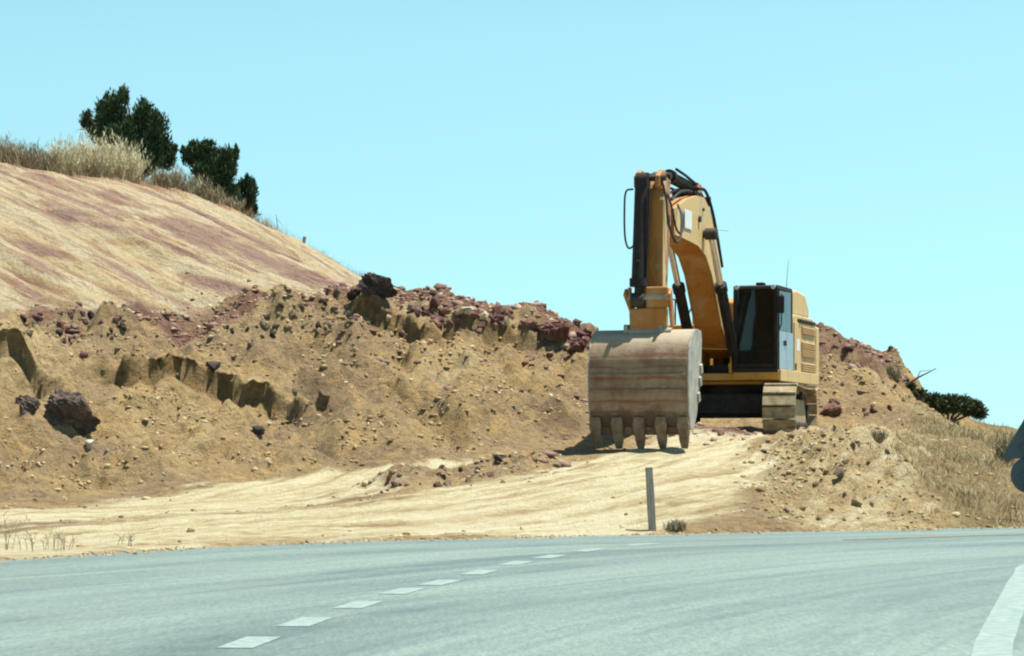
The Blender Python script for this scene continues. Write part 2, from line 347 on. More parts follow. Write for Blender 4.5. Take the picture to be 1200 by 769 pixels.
def simple(name, c1, c2, scale=6, rough=.8, spec=.3, bmp=.2, metallic=0, stretch=None, dist=.01):
    m, nt, b = new_mat(name)
    tc = N(nt, 'ShaderNodeTexCoord').outputs['Object']
    if stretch: tc = mapping(nt, tc, stretch)
    n = noise(nt, tc, scale, 5, .62)
    lk(nt, ramp(nt, n, [(.32, c1), (.68, c2)]), b.inputs['Base Color'])
    b.inputs['Roughness'].default_value = rough; b.inputs['Specular IOR Level'].default_value = spec; b.inputs['Metallic'].default_value = metallic
    if bmp: bump(nt, b, noise(nt, tc, scale * 4, 4, .6), bmp, dist)
    return m
def island_mat(name, stops, rough=.9, spec=.15, trans=0.0):
    m, nt, b = new_mat(name)
    g = N(nt, 'ShaderNodeNewGeometry').outputs['Random Per Island']
    tc = N(nt, 'ShaderNodeTexCoord').outputs['Object']
    f = math_(nt, 'ADD', math_(nt, 'MULTIPLY', g, .65), math_(nt, 'MULTIPLY', noise(nt, tc, 1.1, 3), .5))
    lk(nt, ramp(nt, f, stops), b.inputs['Base Color']); b.inputs['Roughness'].default_value = rough; b.inputs['Specular IOR Level'].default_value = spec
    return m
def rock_mat(name, c1, c2, c3):
    m, nt, b = new_mat(name)
    tc = N(nt, 'ShaderNodeTexCoord').outputs['Object']; rnd = N(nt, 'ShaderNodeObjectInfo').outputs['Random']
    n = noise(nt, tc, 1.7, 6, .65); n2 = noise(nt, tc, 7, 5, .65)
    c = ramp(nt, math_(nt, 'ADD', math_(nt, 'MULTIPLY', n, .75), math_(nt, 'MULTIPLY', rnd, .28)), [(.28, c1), (.5, c2), (.72, c3)])
    c = mix(nt, ramp(nt, n2, [(.55, (0, 0, 0)), (.72, (.5, .5, .5))]), c, (.30, .235, .15))
    lk(nt, c, b.inputs['Base Color']); b.inputs['Roughness'].default_value = .95; b.inputs['Specular IOR Level'].default_value = .15
    bump(nt, b, n2, .6, .08)
    return m
def paint(name, base, dust, dust_amt=.5, rough=.45):
    m, nt, b = new_mat(name)
    tc = N(nt, 'ShaderNodeTexCoord').outputs['Object']
    n = noise(nt, tc, 2.2, 6, .65); n2 = noise(nt, mapping(nt, tc, (3, 3, .6)), 3, 5, .6)
    nz = N(nt, 'ShaderNodeSeparateXYZ'); lk(nt, N(nt, 'ShaderNodeNewGeometry').outputs['Normal'], nz.inputs[0])
    settled = math_(nt, 'MULTIPLY', math_(nt, 'MAXIMUM', nz.outputs['Z'], 0.0), .5)
    f = math_(nt, 'ADD', math_(nt, 'MULTIPLY', math_(nt, 'ADD', n, n2), dust_amt * .6), settled)
    f = math_(nt, 'ADD', f, dust_amt - .6, True)
    c = mix(nt, f, base, dust)
    c = mix(nt, ramp(nt, noise(nt, tc, 9, 5, .7), [(.60, (0, 0, 0)), (.72, (.6, .6, .6))]), c, tuple(v * .45 for v in base))
    c = mix(nt, ramp(nt, noise(nt, mapping(nt, tc, (5, 5, .7)), 1.6, 6, .75), [(.55, (0, 0, 0)), (.68, (.55, .55, .55))]), c, (.085, .058, .035))
    c = mix(nt, ramp(nt, noise(nt, tc, 1.3, 6, .7), [(.5, (0, 0, 0)), (.66, (.5, .5, .5))]), c, (.42, .33, .20))
    lk(nt, c, b.inputs['Base Color'])
    lk(nt, math_(nt, 'ADD', math_(nt, 'MULTIPLY', f, .35), rough, True), b.inputs['Roughness'])
    b.inputs['Specular IOR Level'].default_value = .4
    return m

M = {}
M['soil'] = soil_material(); M['asphalt'] = asphalt_material()
M['roadpaint'] = simple('worn road paint', (.16, .222, .205), (.265, .34, .312), 9, .7, .3, .2)
M['dirt'] = simple('dirt', (.16, .12, .06), (.28, .21, .11), 5, 1, .1, .3)
M['yellow'] = paint('dusty yellow paint', (.37, .145, .020), (.38, .24, .11), .34)
M['cream'] = paint('dusty sunlit yellow paint', (.56, .33, .075), (.52, .43, .25), .70)  # dust, plus the lit tone of the sunny sides painted in
M['louvre'] = paint('bleached ochre louvre paint', (.44, .215, .045), (.44, .31, .14), .55)
M['orange'] = paint('yellow paint, less dusty', (.50, .23, .025), (.42, .29, .12), .28)
M['black'] = simple('black paint', (.010, .009, .009), (.030, .024, .019), 4, .6, .22, 0)
M['rubber'] = simple('black rubber hose', (.012, .012, .013), (.035, .033, .03), 8, .6, .3, 0)
M['darksteel'] = simple('grimy dark steel', (.02, .018, .016), (.06, .048, .036), 5, .7, .35, .2)
M['chrome'] = simple('chromed rod', (.62, .62, .6), (.75, .74, .7), 6, .22, .5, 0, .9)
M['tracksteel'] = simple('muddy track steel', (.17, .125, .07), (.42, .345, .21), 4, .85, .3, .5)
M['white'] = simple('white sticker', (.55, .62, .62), (.68, .72, .7), 5, .5, .3, 0)
M['red'] = simple('red plastic', (.4, .02, .02), (.5, .03, .03), 5, .5, .3, 0)
M['lamp'] = simple('lamp lens', (.45, .43, .36), (.6, .58, .5), 10, .25, .5, 0)
M['signback'] = simple('grey galvanised sign back', (.055, .075, .082), (.075, .098, .105), 5, .55, .4, 0)
M['galv'] = simple('galvanised post', (.22, .24, .24), (.32, .34, .34), 6, .5, .4, .1)
M['wood'] = simple('weathered grey wood', (.25, .20, .165), (.46, .39, .325), 5, .95, .1, .5, 0, (9, 9, .9), .02)
M['woodend'] = simple('grey wood end grain', (.10, .08, .065), (.17, .14, .115), 20, .95, .1, .3)
M['bark'] = simple('bark', (.05, .035, .022), (.11, .08, .055), 12, .95, .1, .5)
M['leaf'] = island_mat('dark evergreen foliage', [(.15, (.022, .042, .020)), (.5, (.042, .074, .034)), (.9, (.085, .122, .054))])
M['bushleaf'] = island_mat('dull green foliage', [(.15, (.03, .044, .02)), (.5, (.06, .08, .035)), (.9, (.11, .125, .06))])
M['straw'] = island_mat('pale straw', [(.1, (.36, .31, .17)), (.5, (.56, .51, .32)), (.9, (.70, .66, .47))])
M['greybrush'] = island_mat('grey dry brush', [(.1, (.15, .12, .075)), (.5, (.26, .22, .14)), (.9, (.37, .34, .21))])
M['drygrass'] = island_mat('dry grass', [(.1, (.19, .14, .075)), (.4, (.34, .27, .145)), (.65, (.44, .36, .20)), (.95, (.54, .47, .29))])
M['cresgrass'] = island_mat('brown crest grass', [(.1, (.15, .10, .065)), (.45, (.27, .195, .12)), (.9, (.44, .36, .22))])
M['stone_tan'] = island_mat('tan stones', [(.1, (.13, .085, .05)), (.4, (.27, .19, .10)), (.7, (.38, .28, .15)), (.97, (.52, .44, .29))], .95, .1)
M['stone_red'] = island_mat('purple red stones', [(.1, (.085, .048, .044)), (.4, (.17, .095, .078)), (.7, (.26, .17, .125)), (.95, (.38, .31, .24))], .95, .1)
M['rock_purple'] = rock_mat('purple red rock', (.075, .036, .036), (.15, .075, .062), (.235, .14, .105))
M['rock_dark'] = rock_mat('dark rock', (.022, .018, .018), (.055, .042, .038), (.13, .095, .075))
M['rock_brown'] = rock_mat('brown grey rock', (.11, .08, .055), (.19, .145, .095), (.27, .215, .145))
M['rock_tan'] = rock_mat('tan ochre rock', (.21, .145, .065), (.32, .235, .12), (.42, .335, .20))
M['rock_pale'] = rock_mat('pale limestone', (.36, .31, .22), (.48, .44, .33), (.60, .56, .45))

def bucket_material():
    m, nt, b = new_mat('muddy worn bucket steel')
    tc = N(nt, 'ShaderNodeTexCoord').outputs['Object']
    n = noise(nt, mapping(nt, tc, (.55, 1, 2.2)), 3.2, 6, .68); n2 = noise(nt, mapping(nt, tc, (1.0, 1, .35)), 4, 5, .6)
    sp = N(nt, 'ShaderNodeSeparateXYZ'); lk(nt, tc, sp.inputs[0])
    z = math_(nt, 'ADD', sp.outputs['Z'], math_(nt, 'MULTIPLY', math_(nt, 'SUBTRACT', noise(nt, mapping(nt, tc, (.8, 1, 1)), 1.6, 7, .72), .5), .26))
    w = math_(nt, 'FRACT', math_(nt, 'MULTIPLY', z, 4.4))
    band = ramp(nt, w, [(.0, (1, 1, 1)), (.10, (.8, .8, .8)), (.24, (0, 0, 0)), (.86, (0, 0, 0)), (1.0, (1, 1, 1))])
    c = ramp(nt, n2, [(.30, (.18, .115, .068)), (.5, (.275, .195, .125)), (.7, (.35, .27, .18))])
    c = mix(nt, ramp(nt, n, [(.45, (0, 0, 0)), (.7, (.75, .75, .75))]), c, (.17, .085, .05))
    up_ = N(nt, 'ShaderNodeMapRange'); up_.inputs['From Min'].default_value = 1.7; up_.inputs['From Max'].default_value = 1.95; lk(nt, sp.outputs['Z'], up_.inputs['Value'])
    c = mix(nt, math_(nt, 'MULTIPLY', math_(nt, 'MULTIPLY', band, .75), math_(nt, 'SUBTRACT', 1.0, up_.outputs['Result'])), c, (.20, .075, .038))
    c = mix(nt, math_(nt, 'MULTIPLY', up_.outputs['Result'], .7), c, (.40, .345, .24))  # sunlit tone of the bucket top, paled into the colour
    lo_ = N(nt, 'ShaderNodeMapRange'); lo_.inputs['From Min'].default_value = .56; lo_.inputs['From Max'].default_value = .36
    lk(nt, math_(nt, 'ADD', sp.outputs['Z'], math_(nt, 'MULTIPLY', math_(nt, 'SUBTRACT', noise(nt, tc, 3.2, 5, .65), .5), .55)), lo_.inputs['Value'])
    c = mix(nt, math_(nt, 'MULTIPLY', lo_.outputs['Result'], .85), c, (.075, .045, .03))  # mud and the shade between the teeth, darkened into the lower shell
    c = mix(nt, ramp(nt, noise(nt, tc, 1.6, 6, .75), [(.52, (0, 0, 0)), (.66, (.6, .6, .6))]), c, (.31, .235, .14))
    lk(nt, c, b.inputs['Base Color']); b.inputs['Roughness'].default_value = .75; b.inputs['Specular IOR Level'].default_value = .3
    bump(nt, b, noise(nt, tc, 14, 5, .7), .4, .03)
    return m
M['bucket'] = bucket_material()
M['tooth'] = simple('worn muddy tooth steel', (.115, .075, .045), (.25, .185, .12), 6, .7, .35, .3)
M['bucketside'] = simple('dusty scraped steel', (.20, .20, .18), (.40, .37, .30), 3.5, .6, .4, .3)

def glass_material(tint=(.09, .11, .11)):
    m, nt, b = new_mat('tinted cab glass')
    nt.nodes.remove(b); out = nt.nodes['Material Output']
    t = N(nt, 'ShaderNodeBsdfTransparent'); t.inputs['Color'].default_value = (*tint, 1)
    g = N(nt, 'ShaderNodeBsdfGlossy'); g.inputs['Roughness'].default_value = .04
    d = N(nt, 'ShaderNodeBsdfDiffuse'); d.inputs['Color'].default_value = (.30, .30, .26, 1)
    fr = N(nt, 'ShaderNodeFresnel'); fr.inputs['IOR'].default_value = 1.52
    mx = N(nt, 'ShaderNodeMixShader'); lk(nt, fr.outputs[0], mx.inputs[0]); lk(nt, t.outputs[0], mx.inputs[1]); lk(nt, g.outputs[0], mx.inputs[2])
    tc = N(nt, 'ShaderNodeTexCoord').outputs['Object']
    dust = N(nt, 'ShaderNodeMixShader'); lk(nt, math_(nt, 'MULTIPLY', noise(nt, tc, 2.5, 5, .6), .07), dust.inputs[0])
    lk(nt, mx.outputs[0], dust.inputs[1]); lk(nt, d.outputs[0], dust.inputs[2]); lk(nt, dust.outputs[0], out.inputs['Surface'])
    return m
M['glass'] = glass_material((.16, .20, .21)); M['darkglass'] = glass_material((.02, .03, .03))
M['cabdoor'] = simple('glossy cab door with painted sky tint', (.14, .165, .175), (.22, .24, .24), 3, .22, .5, 0)  # sky reflection on the gloss door, put into its blue grey colour

# ------------------------------------------------------------------ mesh helpers
class MB:
    def __init__(s): s.v = []; s.f = []
    def add(s, verts, faces):
        o = len(s.v); s.v += [tuple(p) for p in verts]; s.f += [tuple(i + o for i in f) for f in faces]; return s
    def box(s, x0, x1, y0, y1, z0, z1):
        v = [(x0, y0, z0), (x1, y0, z0), (x1, y1, z0), (x0, y1, z0), (x0, y0, z1), (x1, y0, z1), (x1, y1, z1), (x0, y1, z1)]
        return s.add(v, [(0, 3, 2, 1), (4, 5, 6, 7), (0, 1, 5, 4), (1, 2, 6, 5), (2, 3, 7, 6), (3, 0, 4, 7)])
    def obox(s, c, ax, ay, az):
        c, ax, ay, az = Vector(c), Vector(ax), Vector(ay), Vector(az)
        v = [c + ax * i + ay * j + az * k for k in (-1, 1) for (i, j) in ((-1, -1), (1, -1), (1, 1), (-1, 1))]
        return s.add(v, [(0, 3, 2, 1), (4, 5, 6, 7), (0, 1, 5, 4), (1, 2, 6, 5), (2, 3, 7, 6), (3, 0, 4, 7)])
    def prism(s, outline, x0, x1):
        """outline of (y, z) pairs, extruded along x"""
        n = len(outline)
        v = [(x0, p[0], p[1]) for p in outline] + [(x1, p[0], p[1]) for p in outline]
        return s.add(v, [tuple(range(n)), tuple(range(2 * n - 1, n - 1, -1))] + [(i, i + n, (i + 1) % n + n, (i + 1) % n) for i in range(n)])
    def tube(s, pts, r, n=10, cap=True):
        pts = [Vector(p) for p in pts]; rs = r if isinstance(r, (list, tuple)) else [r] * len(pts)
        vs = []; fs = []; up = None
        for i, p in enumerate(pts):
            t = (pts[min(i + 1, len(pts) - 1)] - pts[max(i - 1, 0)]).normalized()
            if up is None: up = t.orthogonal().normalized()
            up = (up - t * up.dot(t)).normalized(); sd = t.cross(up)
            for k in range(n):
                a = 2 * math.pi * k / n; vs.append(p + (up * math.cos(a) + sd * math.sin(a)) * rs[i])
        for i in range(len(pts) - 1):
            for k in range(n):
                a = i * n + k; b2 = i * n + (k + 1) % n; fs.append((a, b2, b2 + n, a + n))
        if cap: fs += [tuple(range(n - 1, -1, -1)), tuple(range((len(pts) - 1) * n, len(pts) * n))]
        return s.add(vs, fs)
    def hose(s, pts, r, n=8):
        P = np.array([tuple(p) for p in pts]); Q = np.vstack([2 * P[0] - P[1], P, 2 * P[-1] - P[-2]]); out = []
        for i in range(len(P) - 1):
            for u in (0, .2, .4, .6, .8):
                p0, p1, p2, p3 = Q[i:i + 4]; out.append(Vector(.5 * (2 * p1 + (p2 - p0) * u + (2 * p0 - 5 * p1 + 4 * p2 - p3) * u * u + (3 * p1 - p0 - 3 * p2 + p3) * u ** 3)))
        return s.tube(out + [Vector(P[-1])], r, n)
    def cyl(s, p0, p1, r, n=16): return s.tube([p0, p1], r, n)
    def xf(s, mat):
        s.v = [tuple(mat @ Vector(p)) for p in s.v]; return s
    def build(s, name, mat, parent=None, bevel=0, smooth=False):
        me = bpy.data.meshes.new(name); me.from_pydata(s.v, [], s.f); me.validate()
        bm = bmesh.new(); bm.from_mesh(me); bmesh.ops.recalc_face_normals(bm, faces=bm.faces); bm.to_mesh(me); bm.free()
        if smooth:
            me.shade_smooth(); me.set_sharp_from_angle(angle=R(38))
        me.materials.append(mat)
        o = bpy.data.objects.new(name, me); col.objects.link(o)
        if parent: o.parent = parent
        if bevel:
            b = o.modifiers.new('bevel', 'BEVEL'); b.width = bevel; b.segments = 2; b.limit_method = 'ANGLE'; b.angle_limit = R(40)
        return o
def np_mesh(name, verts, faces_flat, loop_tot, mat, smooth=False):
    me = bpy.data.meshes.new(name)
    nv = len(verts); nf = len(loop_tot)
    me.vertices.add(nv); me.vertices.foreach_set('co', np.asarray(verts, np.float32).ravel())
    me.loops.add(len(faces_flat)); me.loops.foreach_set('vertex_index', np.asarray(faces_flat, np.int32))
    me.polygons.add(nf)
    st = np.zeros(nf, np.int32); st[1:] = np.cumsum(loop_tot)[:-1]
    me.polygons.foreach_set('loop_start', st); me.polygons.foreach_set('loop_total', np.asarray(loop_tot, np.int32))
    me.update(calc_edges=True); me.validate()
    if smooth: me.shade_smooth()
    me.materials.append(mat)
    return me
def link(name, me, parent=None):
    o = bpy.data.objects.new(name, me); col.objects.link(o)
    if parent: o.parent = parent
    return o
def tag(o, label=None, cat=None, group=None, kind=None):
    if label: o['label'] = label
    if cat: o['category'] = cat
    if group: o['group'] = group
    if kind: o['kind'] = kind
    return o
def empty(name, loc, rz=0):
    o = bpy.data.objects.new(name, None); col.objects.link(o); o.location = loc; o.rotation_euler.z = rz
    o.empty_display_size = .2; return o

# ------------------------------------------------------------------ terrain mesh
idx = np.arange(NX * NY).reshape(NY, NX)
quads = np.stack([idx[:-1, :-1], idx[:-1, 1:], idx[1:, 1:], idx[1:, :-1]], -1).reshape(-1, 4)
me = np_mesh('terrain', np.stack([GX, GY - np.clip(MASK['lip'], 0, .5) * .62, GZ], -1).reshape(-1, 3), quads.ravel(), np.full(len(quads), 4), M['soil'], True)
for nm in ('pale', 'red', 'cut', 'grass', 'face_shade', 'rim', 'rutd', 'ruta', 'ochre'):
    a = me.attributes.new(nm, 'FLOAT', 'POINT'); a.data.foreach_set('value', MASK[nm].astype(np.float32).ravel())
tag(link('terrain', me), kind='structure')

# ------------------------------------------------------------------ road
def resample(P, n):
    P = np.array(P, float)
    # Catmull-Rom through the points
    Q = np.vstack([2 * P[0] - P[1], P, 2 * P[-1] - P[-2]]); out = []
    m = len(P) - 1
    for t in np.linspace(0, m - 1e-6, n):
        i = int(t); u = t - i; p0, p1, p2, p3 = Q[i], Q[i + 1], Q[i + 2], Q[i + 3]
        out.append(.5 * ((2 * p1) + (p2 - p0) * u + (2 * p0 - 5 * p1 + 4 * p2 - p3) * u * u + (3 * p1 - p0 - 3 * p2 + p3) * u ** 3))
    return np.array(out)
NV, NU = 260, 60
LF = resample(ROAD_FAR, NV); LN = resample(ROAD_NEAR, NV)
uu = np.linspace(0, 1, NU)
LFj = LF.copy(); sarc = np.r_[0, np.cumsum(np.hypot(*np.diff(LF, axis=0).T))]
LFj[:, 1] += .12 * fbm(sarc * 1.1, sarc * 0 + 3, 9, 4, .6)
RP = LFj[:, None] * (1 - uu)[None, :, None] + LN[:, None] * uu[None, :, None]
width = np.hypot(*(LFj - LN).T)[:, None] * np.ones(NU)
dist_edge = uu[None] * width
RZ = np.zeros((NV, NU)) + .001 * fbm(RP[..., 0] * .5, RP[..., 1] * .5, 12, 3)
i2 = np.arange(NV * NU).reshape(NV, NU)
q2 = np.stack([i2[:-1, :-1], i2[:-1, 1:], i2[1:, 1:], i2[1:, :-1]], -1).reshape(-1, 4)
me = np_mesh('road', np.concatenate([RP, RZ[..., None]], -1).reshape(-1, 3), q2.ravel(), np.full(len(q2), 4), M['asphalt'], True)
uvl = me.uv_layers.new(name='UVMap')
uvv = np.stack([dist_edge, np.broadcast_to(sarc[:, None], (NV, NU))], -1).reshape(-1, 2)
uvl.data.foreach_set('uv', uvv[q2.ravel()].astype(np.float32).ravel())
a = me.attributes.new('dust', 'FLOAT', 'POINT')
dj = fbm(RP[..., 0] * 1.3, RP[..., 1] * 1.3, 8, 4)
a.data.foreach_set('value', (np.clip(1 - dist_edge / .9 + .7 * dj, 0, 1) * sstep(32, 22, RP[..., 1] + 0 * dj) + np.clip(1 - dist_edge / .25 + .4 * dj, 0, 1)).clip(0, 1).astype(np.float32).ravel())
road = tag(link('road', me), kind='structure')
sol = road.modifiers.new('thick', 'SOLIDIFY'); sol.thickness = .07; sol.offset = -1

def RG(px, py):
    Y = F * CAMZ / (py - HY); return np.array([(px - CX) * Y / F, Y])
# centre line dashes follow a curve; 1 m painted, 1 m bare
cl = resample([(-2.75, 8), (-2.3, 14), RG(293, 753), RG(358, 729), RG(420, 709), RG(472, 693), RG(516, 683), RG(562, 671), RG(605, 660), RG(645, 652.5), RG(690, 645), (1.9, 36.2), (3.4, 38.0), (6.2, 40.2)], 900)
s_cl = np.r_[0, np.cumsum(np.hypot(*np.diff(cl, axis=0).T))]
def ribbon(curve, s, s0, s1, w, z, n, seed, rag=.05):
    t = np.linspace(s0, s1, n); x = np.interp(t, s, curve[:, 0]); y = np.interp(t, s, curve[:, 1])
    dx = np.gradient(x); dy = np.gradient(y); L = np.hypot(dx, dy); nx, ny = -dy / L, dx / L
    wl = w * .5 * (1 + rag * fbm(t * 5, t * 0 + seed, seed, 3)); wr = w * .5 * (1 + rag * fbm(t * 5, t * 0 + seed + 9, seed, 3))
    v = []; f = []
    for i in range(n): v += [(x[i] + nx[i] * wl[i], y[i] + ny[i] * wl[i], z), (x[i] - nx[i] * wr[i], y[i] - ny[i] * wr[i], z)]
    for i in range(n - 1): f.append((2 * i, 2 * i + 1, 2 * i + 3, 2 * i + 2))
    return v, f
mb = MB()
targets = [RG(*p) for p in ((293, 753), (358, 729), (420, 709), (472, 693), (516, 683), (562, 671), (605, 660), (645, 652.5), (690, 645))]
cs = [s_cl[np.argmin(np.hypot(cl[:, 0] - p[0], cl[:, 1] - p[1]))] for p in targets]
cs = [cs[0] - 4.3, cs[0] - 2.15] + cs + [cs[-1] + 2.2]
for k, s0 in enumerate(cs): mb.add(*ribbon(cl, s_cl, s0 - .52, s0 + .52, 0.26, .0045, 9, k + 1))
tag(mb.build('road_centre_line', M['roadpaint']), kind='structure')
el = resample([(-1.2, -8), (1.2, 6), (2.3, 12), (3.22, 17), (3.78, 19.6), (4.5, 22.8), (5.55, 27.4), (6.35, 30.3), (8.3, 33), (12, 36.3), (18, 39.5), (30, 44)], 500)
s_el = np.r_[0, np.cumsum(np.hypot(*np.diff(el, axis=0).T))]
mb = MB(); mb.add(*ribbon(el, s_el, .2, s_el[-1] - .2, .27, .0045, 300, 31))
tag(mb.build('road_edge_line', M['roadpaint']), kind='structure')
dl = resample([RG(985, 633), RG(1010, 632.5), RG(1100, 629.5), RG(1200, 626.5), (10.5, 41.9), (14, 44)], 120)
s_dl = np.r_[0, np.cumsum(np.hypot(*np.diff(dl, axis=0).T))]
mb = MB(); mb.add(*ribbon(dl, s_dl, .05, s_dl[-1], .17, .006, 90, 41, .5))
tag(mb.build('road_dirt_seam', M['dirt']), kind='structure')

# ------------------------------------------------------------------ stones
def hull_points(r, n):
    bm = bmesh.new()
    P = r.normal(size=(n, 3)); P /= np.linalg.norm(P, axis=1)[:, None]; P *= r.uniform(.78, 1.1, (n, 1)) * r.uniform(.75, 1.2, 3)
    for p in P: bm.verts.new(p)
    g = bmesh.ops.convex_hull(bm, input=bm.verts)
    dead = [v for v in bm.verts if not v.link_faces]
    if dead: bmesh.ops.delete(bm, geom=dead, context='VERTS')
    return bm
def rock_mesh(name, mat, seed, sub=3):
    bm = hull_points(np.random.default_rng(seed), 15 + seed % 5)
    me = bpy.data.meshes.new(name); bm.to_mesh(me); bm.free(); me.materials.append(mat); return me
def craggy_mesh(name, mat, seed):
    r = np.random.default_rng(seed); bm = bmesh.new(); bmesh.ops.create_icosphere(bm, subdivisions=5, radius=1)
    P = np.array([v.co[:] for v in bm.verts]); D = P.copy()
    for k in range(26):
        d = r.normal(size=3); d /= np.linalg.norm(d); t = P @ d; P = P - d * (np.maximum(t - r.uniform(.45, .85), 0) * .9)[:, None]
    u = D[:, 0] * 2.3 + D[:, 2] * 1.1; v = D[:, 1] * 2.3 - D[:, 2] * 2.0
    rad = 1 + .30 * fbm(u, v, seed, 4, .65) + .22 * np.round(fbm(u * 1.9 + 7, v * 1.2, seed + 5, 2) * 3) / 3
    P *= rad[:, None]
    for vv, p in zip(bm.verts, P): vv.co = p
    me = bpy.data.meshes.new(name); bm.to_mesh(me); bm.free(); me.materials.append(mat); return me
ROCKS = {k: [rock_mesh('rock_' + k, M['rock_' + k], 100 * i + j, 2 if j else 3) for j in range(5)] for i, k in enumerate(('purple', 'dark', 'brown', 'tan', 'pale'))}

CRAGGY = [craggy_mesh('rock_craggy', M['rock_dark'], 50 + q) for q in range(3)]
CRAGGY += [craggy_mesh('rock_craggy_red', M['rock_purple'], 60 + q) for q in range(2)]
def put_rock(px, py, wpx, hpx, kind, label, group=None, big=False, sink=.30, name='rock'):
    g = ground_at(px, py)
    if g is None: return None
    x, y, z = g; k = y / F
    o = bpy.data.objects.new(name, ROCKS[kind][0 if big else random.randrange(1, 5)]); col.objects.link(o)
    if big: o.data = CRAGGY[int(px) % 3] if kind == 'dark' else (CRAGGY[3 + int(px) % 2] if kind == 'purple' else o.data)
    sx, sz = wpx * k * .56, hpx * k * .60
    o.scale = (sx, (sx + sz) * .5 * random.uniform(.8, 1.15), sz)
    o.location = (x, y + sx * .3, height(x, y + sx * .3) + sz * (1 - 2 * sink) * .8)
    o.rotation_euler = (random.uniform(-.25, .25), random.uniform(-.35, .35), random.uniform(0, 6.28))
    if not big and wpx < 16: o.rotation_euler = (random.uniform(0, 6.28), random.uniform(0, 6.28), random.uniform(0, 6.28))
    tag(o, label, 'rock', group); return o
BOULDERS = [
    (442, 354, 50, 34, 'dark', 'large dark purple boulder half buried where the smooth cut meets the rubble bench', .25),
    (415, 360, 22, 16, 'dark', 'small dark boulder just left of the large purple boulder on the rubble bench', .3),
    (82, 500, 66, 60, 'dark', 'big black rock jutting from the broken bank at the far left', .40),
    (30, 478, 40, 28, 'dark', 'dark rock in the hollow left of the big black rock', .35),
    (651, 404, 50, 26, 'purple', 'purple red slab on the ledge beside the bucket', .25),
    (678, 412, 30, 18, 'purple', 'short reddish slab wedged between the purple red slab and the bucket', .25),
    (303, 512, 17, 15, 'dark', 'lone dark stone lying on the bare brown slope', .2),
    (104, 529, 16, 15, 'pale', 'pale cream stone low on the left slope', .2),
    (248, 444, 15, 17, 'dark', 'dark stone on the lip midway along the long shaded ledge', .2),
    (510, 366, 17, 17, 'purple', 'pointed dark red rock at the left end of the bench skyline', .2),
    (585, 372, 15, 18, 'purple', 'tall jagged rock rising above the middle of the bench skyline', .2),
    (425, 347, 14, 12, 'pale', 'small whitish block among the dark stones near the large boulder', .2),
    (548, 384, 22, 13, 'pale', 'pale greenish white block in the purple rubble on the bench', .25),
    (568, 392, 12, 10, 'pale', 'small white stone at the lip of the bench', .25),
    (975, 487, 34, 20, 'purple', 'purple red rock lying behind the right hand crawler track', .25),
    (584, 545, 16, 14, 'dark', 'dark stone at the foot of the bank near the shadow of the bucket', .25),
    (125, 532, 11, 9, 'brown', 'brown stone beside the pale cream stone on the left slope', .25),
    (1005, 595, 22, 18, 'tan', 'blocky ochre rock in the spoil bank above the road', .3),
    (985, 560, 18, 14, 'brown', 'brown block half way up the spoil bank', .3),
    (380, 480, 18, 22, 'brown', 'brown block at the lower right end of the long shaded ledge', .3),
]
for px, py, w, h, kd, lb, sk in BOULDERS: put_rock(px, py, w, h, kd, lb, big=w > 20, sink=sk, name='boulder' if w > 20 else 'rock')

def scatter_px(n, fx, fy, smin, smax, kinds, label, group):
    for _ in range(n):
        px = random.uniform(*fx); py = fy(px); s = smin + (smax - smin) * random.random() ** 2
        put_rock(px, py, s * random.uniform(.9, 1.5), s * random.uniform(.7, 1.15), random.choice(kinds), label, group, sink=.45)
scatter_px(88, (480, 694), lambda p: np.interp(p, [480, 540, 600, 694], [364, 370, 374, 392]) + random.uniform(0, 20), 8, 19, ['purple', 'purple', 'purple', 'brown'], 'jagged purple grey rock in the rubble on the bench', 'rocks in the rubble on the bench')
scatter_px(46, (10, 165), lambda p: random.uniform(368, 404) - abs(p - 90) * .05, 4, 12, ['purple', 'dark', 'brown'], 'dark purplish stone in the patch at the foot of the streaked slope', 'stones at the foot of the streaked slope')
scatter_px(56, (260, 440), lambda p: np.interp(p, [260, 340, 440], [392, 356, 352]) + random.uniform(-6, 38), 4, 12, ['brown', 'brown', 'tan', 'dark'], 'grey brown stone in the rubble below the large dark boulder', 'stones below the large dark boulder')
scatter_px(40, (880, 1080), lambda p: random.uniform(512, 612), 4, 9, ['tan', 'tan', 'brown', 'brown'], 'tan stone in the spoil bank between the track and the road', 'stones in the spoil bank by the road')
scatter_px(27, (445, 652), lambda p: np.interp(p, [440, 540, 650], [572, 559, 541]) + random.uniform(-14, 9), 5, 12, ['brown', 'purple', 'dark'], 'brown stone in the low heap at the foot of the bank', 'stones in the low heap at the foot of the bank')
scatter_px(17, (118, 395), lambda p: np.interp(p, [118, 200, 262, 345, 396], [440, 434, 437, 467, 487]) + random.uniform(-4, 3), 4, 10, ['brown', 'brown', 'tan'], 'brown clod along the lip of the long shaded ledge', 'clods along the shaded ledge')
scatter_px(13, (965, 1060), lambda p: np.interp(p, [965, 1060], [430, 468]) + random.uniform(0, 40), 6, 12, ['purple', 'brown'], 'reddish stone on the spoil mound behind the excavator', 'stones on the spoil mound')

